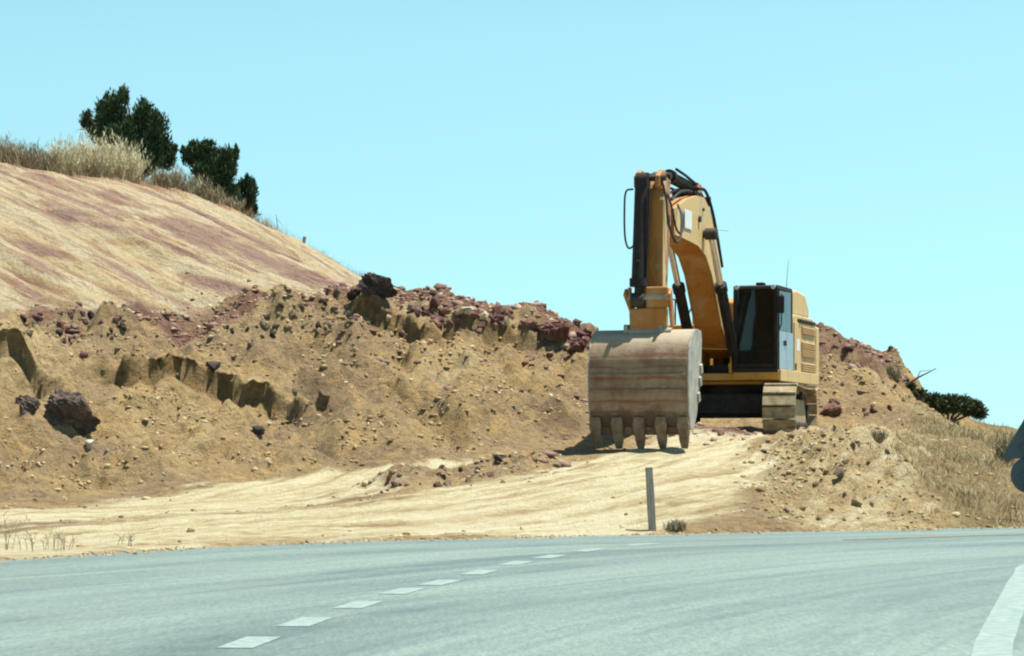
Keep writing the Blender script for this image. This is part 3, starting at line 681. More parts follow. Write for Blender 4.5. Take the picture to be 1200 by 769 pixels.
# countless small stones
def stone_cloud(name, n, maskfn, area, smin, smax, mat):
    shapes = []
    for q in range(8):
        bm = hull_points(np.random.default_rng(700 + q), 11); bm.verts.index_update()
        shapes.append((np.array([v.co[:] for v in bm.verts]), np.array([[v.index for v in f.verts] for f in bm.faces]))); bm.free()
    x = rng.uniform(area[0], area[1], n); y = rng.uniform(area[2], area[3], n)
    keep = rng.uniform(0, 1, n) < maskfn(x, y); x, y = x[keep], y[keep]; n = len(x)
    s = smin + (smax - smin) * rng.uniform(0, 1, n) ** 3.2
    z = heights(x, y); z = np.where((z < -.03) & (maskat('verge', x, y) > .02), 0.0, z) + s * .02; kind = rng.integers(0, 8, n); VV = []; FF = []; off = 0
    for q, (base, fc) in enumerate(shapes):
        m = kind == q; k = int(m.sum())
        P = base[None] * (s[m][:, None] * rng.uniform(.5, 1.35, (k, 3)) * np.array([1, 1, .65]))[:, None, :]
        a = rng.uniform(0, 6.28, k); ca, sa = np.cos(a)[:, None], np.sin(a)[:, None]
        P = np.stack([P[..., 0] * ca - P[..., 1] * sa, P[..., 0] * sa + P[..., 1] * ca, P[..., 2]], -1) + np.stack([x[m], y[m], z[m]], -1)[:, None]
        VV.append(P.reshape(-1, 3)); FF.append((fc[None] + (np.arange(k) * len(base))[:, None, None] + off).reshape(-1)); off += k * len(base)
    f = np.concatenate(FF); me = np_mesh(name, np.concatenate(VV), f, np.full(len(f) // 3, 3), mat)
    return tag(link(name, me), kind='stuff')
clump = lambda x, y, s=200: sstep(-.25, .35, fbm(x * .8, y * .8, s, 3))
stone_cloud('gravel', 140000, lambda x, y: np.clip(maskat('bank', x, y) * .75 * clump(x, y) + maskat('berm', x, y) * 1.0 * clump(x, y, 210) + .9 * np.exp(-((x + 5.0) / 1.8) ** 2 - ((y - 58.6) / 1.6) ** 2) + .08 * (1 - maskat('pale', x, y)) * (1 - maskat('cut', x, y)) * (heights(x, y) > -.03), 0, 1), (-14, 12, 33, 72), .012, .085, M['stone_tan'])
stone_cloud('road_edge_gravel', 90000, lambda x, y: maskat('verge', x, y) * (.25 + .75 * clump(x, y, 230)), (-9, 12, 27, 46), .006, .045, M['stone_tan'])
stone_cloud('rubble', 42000, lambda x, y: np.clip(maskat('red', x, y) * .8 * (1 - maskat('cut', x, y) * .8) + maskat('bench', x, y) * .9, 0, 1), (-14, 12, 48, 72), .02, .17, M['stone_red'])

# ------------------------------------------------------------------ grass, brush, trees
def strands(x, y, z, h, lean, w, dirs=None):
    """tapering bent ribbons; arrays of equal length"""
    n = len(x); a = rng.uniform(0, 6.28, n) if dirs is None else dirs; f = rng.uniform(0, 6.28, n)
    lx, ly = np.cos(a) * lean * h, np.sin(a) * lean * h; wx, wy = np.cos(f) * w * .5, np.sin(f) * w * .5
    V = np.zeros((n, 5, 3))
    V[:, 0] = np.stack([x - wx, y - wy, z - .03], -1); V[:, 1] = np.stack([x + wx, y + wy, z - .03], -1)
    V[:, 2] = np.stack([x - wx * .8 + lx * .35, y - wy * .8 + ly * .35, z + h * .55], -1); V[:, 3] = np.stack([x + wx * .8 + lx * .35, y + wy * .8 + ly * .35, z + h * .55], -1)
    V[:, 4] = np.stack([x + lx, y + ly, z + h], -1)
    o = (np.arange(n) * 5)[:, None]
    q = o + np.array([0, 1, 3, 2])[None]; t = o + np.array([2, 3, 4])[None]
    fl = np.concatenate([q, t], 1).ravel(); lt = np.tile([4, 3], n)
    return V.reshape(-1, 3), fl, lt
def grass_stuff(name, n, maskfn, area, hmin, hmax, w, lean, mat):
    x = rng.uniform(area[0], area[1], n); y = rng.uniform(area[2], area[3], n)
    keep = rng.uniform(0, 1, n) < maskfn(x, y); x, y = x[keep], y[keep]
    hm = .55 + .9 * (fbm(x * .7, y * .7, 300, 3) * .5 + .5)
    h = rng.uniform(hmin, hmax, len(x)) * hm
    if name == 'crest_grass': h = h * (1 + .9 * sstep(-11.5, -14, x))
    v, f, lt = strands(x, y, heights(x, y), h, rng.uniform(.1, lean, len(x)), w)
    return tag(link(name, np_mesh(name, v, f, lt, mat)), kind='stuff')
def crestd(x, y): return polydist(x, y, CREST)[0]
grass_stuff('crest_grass', 90000, lambda x, y: sstep(-1.5, .2, crestd(x, y) + .6 * fbm(x * .9, y * .9, 310, 3)) * sstep(-2.5, -7, x) * .9 + .12 * sstep(-1.5, -.2, crestd(x, y)), (-18.5, -1, 60, 88), .05, .42, .010, 1.3, M['cresgrass'])
grass_stuff('field_grass', 170000, lambda x, y: maskat('field', x, y) * (.08 + .85 * sstep(-.25, .35, fbm(x * .7, y * .7, 320, 4))), (6.5, 17, 43.5, 74), .04, .17, .011, 1.5, M['drygrass'])
grass_stuff('brown_weeds', 14000, lambda x, y: np.exp(-((x - 8.2) / 1.1) ** 2 - ((y - 46.8) / 1.7) ** 2) * sstep(-.3, .3, fbm(x * 1.1, y * 1.1, 340, 3)), (6, 11, 43.6, 51), .06, .30, .012, 1.3, M['cresgrass'])

def shrub(name, label, cat, base, rx, rz, n, mat, group=None, width=.02, tuft=True, spread=.8):
    """a clump of long dry fronds, each set with short side tufts"""
    x0, y0 = base; z0 = height(x0, y0); root = empty(name, (x0, y0, z0))
    tag(root, label, cat, group)
    a = rng.uniform(0, 6.28, n); r = np.sqrt(rng.uniform(0, 1, n))
    bx, by = np.cos(a) * r * rx * .4, np.sin(a) * r * rx * .4
    h = rz * (.25 + .8 * rng.uniform(0, 1, n) ** 1.3) * (1 - .45 * r ** 2); lean = spread * r * rx / rz * rng.uniform(.5, 1.2, n)
    v, f, lt = strands(bx, by, np.zeros(n) - .05, h, lean, width, a)
    Vs, Fs, Ls = [v], [f], [lt]
    if tuft:
        k = n * 9; i = rng.integers(0, n, k); t = rng.uniform(.35, 1.0, k)
        px = bx[i] + np.cos(a[i]) * lean[i] * h[i] * t ** 1.6; py = by[i] + np.sin(a[i]) * lean[i] * h[i] * t ** 1.6; pz = h[i] * t * .97
        v2, f2, l2 = strands(px + rng.normal(0, .03, k), py + rng.normal(0, .03, k), pz, rng.uniform(.05, .16, k), rng.uniform(.2, 1.1, k), width * 1.5)
        Vs.append(v2); Fs.append(f2 + len(v)); Ls.append(l2)
    me = np_mesh('fronds', np.concatenate(Vs), np.concatenate(Fs), np.concatenate(Ls), mat); link('fronds', me, root)
    return root
def at_crest(px, back=.5):
    Y = np.interp(px, [c[0] for c in crest_px], [c[2] for c in crest_px]); return ((px - CX) * (Y + back) / F, Y + back)
GP = 'pale dry shrubs on the crest'
for px, back, rx, rz, lb in ((78, .3, .75, 1.15, 'pale straw shrub at the left end of the row below the evergreens'), (112, .0, .85, 1.55, 'tallest pale straw shrub, in front of the big evergreen'),
                             (147, .2, .7, 1.55, 'pale straw shrub touching the trunk side of the big evergreen')):
    shrub('dry_shrub', lb, 'shrub', at_crest(px, back), rx, rz, 560, M['straw'], GP, .012, True, 1.5)
for px, back, rx, rz, lb in ((195, .0, .6, .75, 'grey dry shrub below the right edge of the big evergreen'), (222, -.2, .65, .85, 'grey dry shrub left of the rounded evergreen'),
                             (243, -.4, .6, .7, 'grey dry shrub at the foot of the rounded evergreen'), (268, -.4, .5, .5, 'low grey shrub below the smallest evergreen'),
                             (2, .3, .7, .95, 'brownish dry shrub cut by the left border of the picture'), (30, .2, .6, .8, 'brownish dry shrub just right of the shrub at the left border'), (52, .0, .5, .7, 'brownish dry shrub beside the pale straw shrubs')):
    shrub('dry_shrub', lb, 'shrub', at_crest(px, back), rx, rz, 230, M['greybrush'], 'grey dry shrubs on the crest', .011, True, 1.5)

def leaf_cloud(lobes, n, size, mat, up=.5):
    """lobes: (x,y,z,rx,ry,rz); many small pointed sprays through each lobe, denser at its skin"""
    lob = np.array(lobes); w = lob[:, 3] * lob[:, 5]; i = rng.choice(len(lob), n, p=w / w.sum())
    d = rng.normal(size=(n, 3)); d /= np.linalg.norm(d, axis=1)[:, None]
    r = rng.uniform(0, 1, n) ** .42
    cl_ = .86 + .20 * np.sin(d[:, 0] * 7 + i * 2.1) * np.sin(d[:, 1] * 6 + i) + .09 * rng.normal(size=n) + .22 * np.maximum(d[:, 2], 0) * np.sin(d[:, 0] * 13 + i) * np.sin(d[:, 1] * 11 + i)
    P = lob[i, :3] + d * lob[i, 3:6] * (r * cl_)[:, None]
    ax = d + np.array([0, 0, up]) + rng.normal(0, .45, (n, 3)); ax /= np.linalg.norm(ax, axis=1)[:, None]
    sd = np.cross(ax, rng.normal(size=(n, 3))); sd /= np.linalg.norm(sd, axis=1)[:, None]
    L = (size * rng.uniform(.6, 1.5, n))[:, None]; wd = L * .2
    V = np.stack([P - ax * L * .5, P + sd * wd, P + ax * L * .7, P - sd * wd], 1)
    f = np.arange(n * 4); return np_mesh('crown', V.reshape(-1, 3), f, np.full(n, 4), mat)
def evergreen(label, lobes_px, Y, n, trunk_px, group):
    """lobes in photo pixels at distance Y: (px, py, rpx_x, rpx_z)"""
    k = Y / F; tx = (trunk_px - CX) * k; tz = height(tx, Y)
    root = empty('evergreen_tree', (tx, Y, tz)); tag(root, label, 'tree', group)
    lobes = []
    for (px, py, rx, rz) in lobes_px:
        lobes.append(((px - CX) * k - tx, random.uniform(-.5, .5), CAMZ + (HY - py) * k - tz, rx * k, rx * k * random.uniform(.9, 1.2), rz * k))
    rr = random.Random(int(px * 7))
    for l in list(lobes):
        for q in range(5):
            a = rr.uniform(0, 6.28); e_ = rr.uniform(-.2, 1.0); ra = rr.uniform(.22, .48)
            lobes.append((l[0] + math.cos(a) * l[3] * .72, l[1] + math.sin(a) * l[4] * .8, l[2] + e_ * l[5] * .8, l[3] * ra, l[4] * ra, l[5] * ra * rr.uniform(.9, 1.3)))
    link('crown', leaf_cloud(lobes, int(n * 2.2), .095, M['leaf'], 1.5), root)
    t = MB(); top = max(l[2] for l in lobes)
    t.tube([(0, 0, -.3), (.05, .02, top * .3), (-.03, .05, top * .7)], [.11, .08, .03], 8)
    for l in lobes: t.tube([(0, 0, max(.1, l[2] * .25)), (l[0] * .5, l[1] * .5, l[2] * .62), (l[0], l[1], l[2] + l[5] * .5)], [.045, .03, .01], 6)
    t.build('trunk', M['bark'], root)
GT = 'evergreens on the crest'
evergreen('big many headed evergreen behind the pale straw shrubs', [(101, 143, 9, 13), (110, 152, 12, 16), (119, 130, 12, 18), (128, 150, 18, 20), (138, 126, 15, 20), (150, 150, 26, 26), (168, 135, 16, 20), (186, 150, 15, 20), (188, 172, 16, 24), (140, 170, 30, 22), (168, 175, 26, 26), (198, 180, 9, 14), (176, 192, 22, 14), (193, 190, 12, 12)], 77.0, 13000, 165, GT)
evergreen('rounded evergreen, second tree of the crest', [(236, 181, 21, 16), (258, 188, 18, 18), (248, 203, 24, 22), (223, 186, 10, 12), (272, 198, 9, 22), (262, 222, 18, 20), (270, 232, 12, 14), (245, 222, 14, 16), (262, 240, 18, 12), (276, 240, 10, 12)], 78.6, 9500, 258, GT)
evergreen('smallest evergreen at the right end of the tree group', [(284, 220, 7, 14), (293, 222, 8, 15), (292, 236, 9, 15), (297, 228, 5, 18), (284, 244, 12, 12), (293, 246, 9, 10)], 79.4, 3200, 291, GT)

# brushwood behind the field
g = PX(1110, 488, 67.5); bz = height(g[0], g[1])
root = empty('green_bush', (g[0], g[1], bz)); tag(root, 'dark green bush lying along the right flank of the spoil mound', 'bush')
k = 67.5 / F
lobes = [((px - 1110) * k, random.uniform(-.3, .3), CAMZ + (HY - py) * k - bz, rx * k, rx * k, rz * k) for px, py, rx, rz in ((1078, 464, 12, 9), (1092, 471, 15, 11), (1108, 474, 18, 12), (1124, 474, 16, 11), (1138, 478, 15, 11), (1148, 484, 9, 8), (1065, 455, 8, 7))]
link('foliage', leaf_cloud(lobes, 14000, .08, M['bushleaf'], .3), root)
t = MB()
for l in lobes: t.tube([(0, 0, -.1), (l[0] * .5, l[1], l[2] * .5), (l[0], l[1], l[2] + .05)], [.04, .03, .012], 6)
t.build('stem', M['bark'], root)
b0 = PX(1050, 455, 67.0); b1 = PX(1075, 443, 67.0); b2 = PX(1097, 432, 67.2)
root = empty('dead_branch', b0); tag(root, 'bare dead branch sticking out above the dark green bush', 'branch')
t = MB(); o = Vector(b0)
t.tube([Vector(b0) - o + Vector((-.2, 0, -.25)), Vector(b1) - o, Vector(b2) - o], [.035, .028, .012], 6)
t.tube([Vector(b1) - o, Vector(b1) - o + Vector((.1, .2, .18)), Vector(b1) - o + Vector((.4, .3, .22))], [.018, .012, .005], 5)
t.tube([Vector(b0) - o, Vector(b0) - o + Vector((-.1, -.1, .35))], [.02, .006], 5)
t.build('wood', M['bark'], root)
shrub('dry_shrub', 'brown leafless shrub at the top of the dark green bush', 'shrub', (b0[0] - .1, b0[1] - .1), .28, .38, 120, M['greybrush'], None, .012, True, 1.3)
for px, py, rx, rz, lb in ((1178, 545, .35, 1.0, 'tall brown weed beside the road sign'), (1030, 520, .16, .16, 'small grey tuft high on the grass slope'), (792, 622, .16, .07, 'low dry tuft at the foot of the wooden post')):
    gg = ground_at(px, py)
    if gg: shrub('dry_weed', lb, 'weed', gg[:2], rx, rz, 34 if rz < .5 else 90, M['greybrush'], None, .010, True, 1.6)

def weed(x, y, h, label):
    z = height(x, y); root = empty('dry_weed', (x, y, z)); tag(root, label, 'weed', 'dead weeds along the left road edge')
    t = MB(); r = random.Random(int(x * 100))
    for k in range(6):
        a = r.uniform(0, 6.28); l = r.uniform(.1, .5); hh = h * r.uniform(.5, 1)
        p0 = Vector((r.uniform(-.1, .1), r.uniform(-.1, .1), -.03)); p1 = p0 + Vector((math.cos(a) * l * .3 * hh, math.sin(a) * l * .3 * hh, hh * .6)); p2 = p0 + Vector((math.cos(a) * l * hh, math.sin(a) * l * hh, hh))
        t.tube([p0, p1, p2], [.004, .0035, .002], 5)
        for j in range(3):
            q = p1.lerp(p2, r.random()); t.tube([q, q + Vector((r.uniform(-.1, .1), r.uniform(-.1, .1), r.uniform(.02, .1)))], [.004, .002], 4)
    t.build('stems', M['greybrush'], root)
for px, py, h, lb in ((6, 645, .55, 'tallest dead weed at the left border above the road'), (30, 647, .3, 'dead weed second from the left border'), (58, 646, .28, 'dead weed third from the left border'), (76, 646, .26, 'dead weed just right of the third one'), (145, 641, .2, 'lone dead weed standing right of the others')):
    gg = ground_at(px, py)
    if gg: weed(gg[0], gg[1] + .15, h, lb)

# ------------------------------------------------------------------ posts and sign
Yp = 40.75; px_ = (764.5 - CX) * Yp / F; zb = height(px_, Yp)
root = empty('wooden_post', (px_, Yp, zb)); root.rotation_euler = (0, R(-3.2), R(8)); tag(root, 'weathered grey wooden post standing at the road edge', 'post')
H = CAMZ + (HY - 547.5) * Yp / F - zb
t = MB(); n = 7; rr = random.Random(3); o4 = []
for i in range(n):
    zz = -.25 + (H + .25) * i / (n - 1); w = .056 + rr.uniform(-.004, .004); d = .05
    o4 += [(-w, -d, zz), (w, -d, zz), (w, d, zz), (-w, d, zz)]
fc = [(0, 3, 2, 1), tuple(4 * (n - 1) + k for k in range(4))]
for i in range(n - 1):
    for k in range(4): fc.append((4 * i + k, 4 * i + (k + 1) % 4, 4 * i + 4 + (k + 1) % 4, 4 * i + 4 + k))
t.add(o4, fc); t.build('post_shaft', M['wood'], root, .006)
c = at_crest(355, .1); zc = height(*c)
root = empty('wooden_stake', (c[0], c[1], zc)); root.rotation_euler = (0, R(6), 0); tag(root, 'short dark wooden stake on the skyline of the hill', 'stake')
t = MB(); t.tube([(0, 0, -.2), (0, 0, .2), (.01, 0, .46)], [.045, .05, .055], 7); t.build('stake_shaft', M['wood'], root)
c = at_crest(326, .1); zc = height(*c)
root = empty('dry_stalk', (c[0], c[1], zc)); tag(root, 'thin bent plant stalk left of the short stake on the skyline', 'stalk')
t = MB(); t.tube([(0, 0, -.1), (-.02, 0, .3), (-.06, 0, .66)], [.012, .011, .008], 5); t.tube([(-.05, 0, .55), (.06, .02, .42), (.13, .02, .33)], [.007, .006, .003], 4); t.build('stem', M['bark'], root)

Ys = 44.6; ks = Ys / F; sx = (1206 - CX) * ks; zs = height(sx, Ys)
root = empty('road_sign', (sx, Ys, zs)); tag(root, 'dark grey backs of a triangular and a round road sign on one post', 'road sign')
def rounded_poly(pts, rad, seg=5):
    out = []; n = len(pts)
    for i in range(n):
        p = Vector(pts[i]); a = (Vector(pts[i - 1]) - p).normalized(); b = (Vector(pts[(i + 1) % n]) - p).normalized()
        ang = a.angle(b); dd = rad / math.tan(ang / 2); p0, p1 = p + a * dd, p + b * dd
        for s in range(seg + 1):
            u = s / seg; out.append(tuple((p0 * (1 - u) ** 2 + p * 2 * u * (1 - u) + p1 * u * u)))
    return out
ztri = CAMZ + (HY - 537.5) * ks - zs; hs = 32.5 * ks
tri = rounded_poly([(-hs, ztri), (hs, ztri), (0, ztri + hs * 1.732)], .035)
t = MB(); nT = len(tri)
t.add([(p[0], 0, p[1]) for p in tri] + [(p[0], .02, p[1]) for p in tri], [tuple(range(nT)), tuple(range(2 * nT - 1, nT - 1, -1))] + [(i, (i + 1) % nT, (i + 1) % nT + nT, i + nT) for i in range(nT)])
t.build('triangular_panel', M['signback'], root)
zc_ = CAMZ + (HY - 556.5) * ks - zs; rc = 21.5 * ks
t = MB(); t.cyl((0, 0, zc_), (0, .02, zc_), rc, 40); t.build('round_panel', M['signback'], root)
t = MB(); t.box(-.04, .04, -.062, -.002, -.3, ztri + hs * 1.2); t.build('post', M['signback'], root)
for zz in (ztri + .2, zc_):
    t = MB(); t.box(-.16, .16, -.072, -.0625, zz - .02, zz + .02); t.build('bracket', M['signback'], root)

# ------------------------------------------------------------------ excavator
EX = empty('excavator', (4.98, 57.9, 1.6), R(162))
tag(EX, 'dusty yellow tracked excavator with its boom raised and wide muddy bucket on the ground', 'excavator')
TR = Matrix.Rotation(R(6), 4, 'Z')
# -- crawler tracks
def track(cx, outer):
    axle, zc, r, w = 2.05, .60, .54, .36
    path = []
    Lst = 2 * axle; per = 2 * Lst + 2 * math.pi * r; n = 44
    tr = MB()
    for i in range(n):
        s = (i + .5) * per / n
        if s < Lst: y, z, a = -axle + s, zc - r, 0.0
        elif s < Lst + math.pi * r: th = (s - Lst) / r; y, z, a = axle + r * math.sin(th), zc - r * math.cos(th), th
        elif s < 2 * Lst + math.pi * r:
            q = s - Lst - math.pi * r; y, z, a = axle - q, zc + r - .035 * math.sin(math.pi * q / Lst), math.pi
        else: th = (s - 2 * Lst - math.pi * r) / r; y, z, a = -axle - r * math.sin(th), zc + r * math.cos(th), math.pi + th
        ty, tz = math.cos(a), math.sin(a); ny, nz = math.sin(a), -math.cos(a)   # travel, outward
        hl = per / n * .5
        tr.obox((cx, y + ny * .01, z + nz * .01), (w, 0, 0), (0, ty * hl * .93, tz * hl * .93), (0, ny * .016, nz * .016))
        for q in (-.78,):
            tr.obox((cx, y + ny * .042 + ty * hl * q, z + nz * .042 + tz * hl * q), (w * .985, 0, 0), (0, ty * .012, tz * .012), (0, ny * .022, nz * .022))
        for sx in (-.1, .1):
            tr.obox((cx + sx, y - ny * .06, z - nz * .06), (.03, 0, 0), (0, ty * hl * .8, tz * hl * .8), (0, ny * .05, nz * .05))
    tr.xf(TR); o = tr.build('crawler_track', M['tracksteel'], EX)
    f = MB(); f.prism([(-1.75, .30), (1.75, .30), (1.75, .50), (1.2, .86), (-1.4, .86), (-1.75, .55)], cx - .17, cx + .17); f.xf(TR); f.build('track_frame', M['tracksteel'], o, .02)
    for yy, nm in ((axle, 'idler'), (-axle, 'sprocket')):
        f = MB(); f.cyl((cx - .09, yy, zc), (cx + .09, yy, zc), .43, 28); f.cyl((cx - .2, yy, zc), (cx + .2, yy, zc), .17, 18)
        if nm == 'sprocket':
            for k in range(21):
                a = 2 * math.pi * k / 21; f.obox((cx, yy + .45 * math.cos(a), zc + .45 * math.sin(a)), (.05, 0, 0), (0, .035 * math.cos(a), .035 * math.sin(a)), (0, -.03 * math.sin(a), .03 * math.cos(a)))
        f.xf(TR); f.build(nm, M['darksteel'], o, smooth=True)
    for k in range(7):
        yy = -1.5 + k * .5; f = MB(); f.cyl((cx - .22, yy, .235), (cx + .22, yy, .235), .115, 16); f.xf(TR); f.build('track_roller', M['darksteel'], o, smooth=True)
    for yy in (-.7, .8):
        f = MB(); f.cyl((cx - .2, yy, .97), (cx + .2, yy, .97), .085, 14); f.xf(TR); f.build('carrier_roller', M['darksteel'], o, smooth=True)
track(-1.39, -1); track(1.39, 1)
t = MB(); t.box(-1.02, 1.02, -1.05, 1.05, .52, .98); t.box(-1.25, 1.25, .55, .95, .45, .8); t.box(-1.25, 1.25, -.95, -.55, .45, .8); t.xf(TR)
t.build('undercarriage_frame', M['darksteel'], EX, .03)
t = MB(); t.cyl((0, 0, .985), (0, 0, 1.255), .80, 40); t.build('slew_ring', M['darksteel'], EX, smooth=True)

# -- revolving platform
deck = MB(); deck.box(-1.49, 1.49, -2.5, 1.62, 1.26, 1.42); deck.box(-1.0, 1.0, -2.4, 1.3, 1.18, 1.258)
deck = deck.build('platform', M['orange'], EX, .02)
t = MB(); t.box(-1.535, -1.492, -2.62, 1.66, 1.24, 1.50); t.build('side_sill', M['cream'], deck, .012)
t = MB(); t.box(-1.49, -.46, 1.625, 1.70, 1.27, 1.485); t.build('front_sill', M['orange'], deck, .012)
# counterweight
prof = [(-1.5, -2.5), (-1.5, -2.85), (-1.3, -3.2), (-.85, -3.42), (0, -3.5), (.85, -3.42), (1.3, -3.2), (1.5, -2.85), (1.5, -2.5)]
t = MB(); n = len(prof); zlev = [(1.28, .96), (1.42, 1.0), (2.35, 1.0), (2.62, .96)]
vs = [(x, -2.5 + (y + 2.5) * s, z) for z, s in zlev for x, y in prof]
fs = [tuple(range(n - 1, -1, -1)), tuple(range(3 * n, 4 * n))] + [(l * n + i, l * n + (i + 1) % n, (l + 1) * n + (i + 1) % n, (l + 1) * n + i) for l in range(3) for i in range(n)]
t.add(vs, fs); t.build('counterweight', M['cream'], EX, .04)
# left side body: engine and pump compartment
body = MB(); body.prism([(-2.49, 1.425), (.02, 1.425), (.02, 2.72), (-.1, 2.80), (-2.3, 2.80), (-2.49, 2.64)], -1.46, -.52)
body = body.build('side_compartment', M['cream'], EX, .03)
for y0, y1 in ((-1.18, -.06), (-2.42, -1.24)):
    t = MB(); t.box(-1.487, -1.462, y0, y1, 1.50, 2.62); d = t.build('service_door', M['cream'], body, .012)
    for z0, z1 in ((1.70, 1.83), (1.98, 2.16), (2.22, 2.32), (2.40, 2.50)) if y0 < -1.2 else ((1.96, 2.10), (2.22, 2.36)):
        pass
for z0, z1 in ((1.52, 1.72), (1.86, 2.03), (2.04, 2.20), (2.38, 2.55)):
    t = MB(); t.box(-1.512, -1.489, -2.36, -.80, z0, z1)
    lo = t.build('louvre_panel', M['louvre'], body, .008)
    s = MB()
    nl = 4
    for q in range(nl):
        zz = z0 + (z1 - z0) * (q + .5) / nl; s.obox((-1.518, -1.58, zz), (.008, 0, .008), (0, .74, 0), (-.004, 0, .006))
    s.build('louvre_slats', M['louvre'], lo)
t = MB()
for q in range(9): t.box(-1.53, -1.49, -2.3 + q * .2, -2.18 + q * .2, 2.655, 2.70)
t.box(-1.50, -1.466, -2.42, -.5, 2.64, 2.715); t.build('vent_grille', M['darksteel'], body)
for yy in (-.15, -.85):
    t = MB(); t.box(-1.508, -1.489, yy - .04, yy + .04, 1.53, 1.68); t.build('door_latch', M['black'], body)
t = MB(); t.box(-1.4905, -1.4885, -.62, -.30, 1.98, 2.25); t.build('sticker', M['white'], body)
# rear engine hood, taller
hood = MB(); hood.prism([(-2.35, 2.805), (-.35, 2.805), (-.30, 3.05), (-.42, 3.36), (-.95, 3.40), (-1.9, 3.34), (-2.35, 3.02)], -1.36, -.50)
hood.build('air_cleaner_hood', M['cream'], EX, .05)
t = MB(); t.prism([(-2.48, 1.425), (-.62, 1.425), (-.62, 3.12), (-.8, 3.22), (-2.2, 3.22), (-2.48, 2.95)], -.515, 1.05); t.build('engine_hood', M['orange'], EX, .04)
t = MB(); t.cyl((.6, -1.5, 3.2), (.6, -1.5, 3.62), .075, 16); t.build('exhaust_pipe', M['darksteel'], EX, smooth=True)
# right side tanks and steps
t = MB(); t.prism([(-2.45, 1.425), (1.45, 1.425), (1.45, 1.75), (.9, 2.05), (.85, 2.55), (-2.45, 2.62)], .62, 1.48); t.build('fuel_tank', M['orange'], EX, .03)
rail = MB()
for xx in (.66, 1.44):
    rail.tube([(xx, 1.3, 1.75), (xx, 1.3, 2.75), (xx, .5, 3.2), (xx, -.6, 3.2), (xx, -.6, 2.6)], .02, 8)
rail.build('handrail', M['black'], EX, smooth=True)
# boom foot bracket, valves, hoses in the dark bay between cab and tank
t = MB()
for sx in (-1, 1): t.prism([(-.4, 1.425), (1.7, 1.425), (1.75, 1.62), (1.4, 1.78), (.95, 2.30), (.55, 2.42), (.2, 2.2)], sx * .40 - .035, sx * .40 + .035)
t.build('boom_bracket', M['orange'], EX, .015)
t = MB(); t.box(-.34, .34, -.5, .1, 1.43, 2.0); t.cyl((0, .15, 1.43), (0, .15, 2.0), .2, 18); t.box(-.3, .3, .7, 1.1, 1.43, 1.62)
for q in range(4): t.cyl((-.24 + q * .16, .12, 1.9), (-.24 + q * .16, .42, 1.9), .045, 10)
t.build('control_valve', M['darksteel'], EX)
t = MB(); t.tube([(-.42, 1.72, 1.42), (-.42, 1.74, 1.95), (.3, 1.74, 1.97), (.6, 1.7, 1.95), (.6, 1.7, 1.42)], .018, 8); t.build('guard_rail', M['orange'], EX)

# -- cab
CX0, CX1, CY0, CY1, CZ0, CZ1 = -1.47, -.47, .06, 1.72, 1.49, 3.36
cab = MB(); p = .055
for xx in (CX0, CX1 - 2 * p + .02):
    cab.box(xx, xx + 2 * p - .02, CY1 - .09, CY1, CZ0, CZ1 - .1); cab.box(xx, xx + 2 * p - .02, CY0, CY0 + .12, CZ0, CZ1 - .1)
cab.box(CX0, CX1, CY0, CY1, CZ0 - .06, CZ0 + .05)
cab.box(CX0 + .09, CX1 - .09, CY1 - .07, CY1 - .004, CZ0 + .051, CZ0 + .14)
cab.box(CX0 + .09, CX1 - .09, CY0, CY0 + .05, CZ0 + .051, CZ0 + .9)     # rear wall below the back window
cab.box(CX1 - .06, CX1 - .01, CY0 + .121, CY1 - .091, CZ0 + .051, CZ0 + .75)
cab.box(CX0 + .001, CX0 + .045, .78, .86, CZ0 + .051, CZ1 - .1)
cab.prism([(CY0, CZ1 - .10), (CY1, CZ1 - .10), (CY1 + .01, CZ1 - .03), (CY1 - .1, CZ1), (CY0 + .1, CZ1), (CY0, CZ1 - .03)], CX0 + .002, CX1 - .002)
cab = cab.build('cab', M['black'], EX, .018)
t = MB(); t.box(CX0 + .09, CX1 - .09, CY1 - .03, CY1 - .022, CZ0 + .141, CZ1 - .101); t.build('windscreen', M['glass'], cab)
t = MB(); t.box(CX1 - .035, CX1 - .028, CY0 + .12, CY1 - .09, CZ0 + .75, CZ1 - .1); t.build('side_window', M['darkglass'], cab)
t = MB(); t.box(CX0 + .09, CX1 - .09, CY0 + .02, CY0 + .028, CZ0 + .9, CZ1 - .1); t.build('rear_window', M['darkglass'], cab)
door = MB(); door.box(CX0 - .022, CX0 - .002, .10, .84, CZ0 + .02, CZ0 + .86); door.box(CX0 - .022, CX0 - .002, .86, 1.60, CZ0 + .02, CZ0 + .86)
door = door.build('cab_door', M['cabdoor'], cab, .008)
t = MB(); t.box(CX0 + .012, CX0 + .02, .12, .78, CZ0 + .86, CZ1 - .1); t.box(CX0 - .016, CX0 - .008, .90, 1.58, CZ0 + .865, CZ1 - .12); t.build('door_window', M['glass'], door)
t = MB(); t.box(CX0 - .05, CX0 - .024, .95, 1.12, CZ0 + .55, CZ0 + .66); t.build('door_handle', M['black'], door)
t = MB(); t.box(CX0 + .15, CX1 - .15, CY1 - .02, CY1 + .018, CZ1 - .085, CZ1 - .05); t.build('sun_visor', M['darksteel'], cab)
seat = MB(); seat.box(-1.2, -.72, .3, .8, 1.9, 2.05); seat.box(-1.18, -.74, .22, .36, 2.05, 2.75); seat.box(-1.08, -.84, .24, .33, 2.78, 2.98); seat.box(-1.35, -1.22, .4, .95, 2.0, 2.2); seat.box(-.7, -.57, .4, .95, 2.0, 2.2); seat.box(-1.1, -.82, .35, .75, 1.55, 1.9)
seat.build('operator_seat', M['darksteel'], cab, .03)
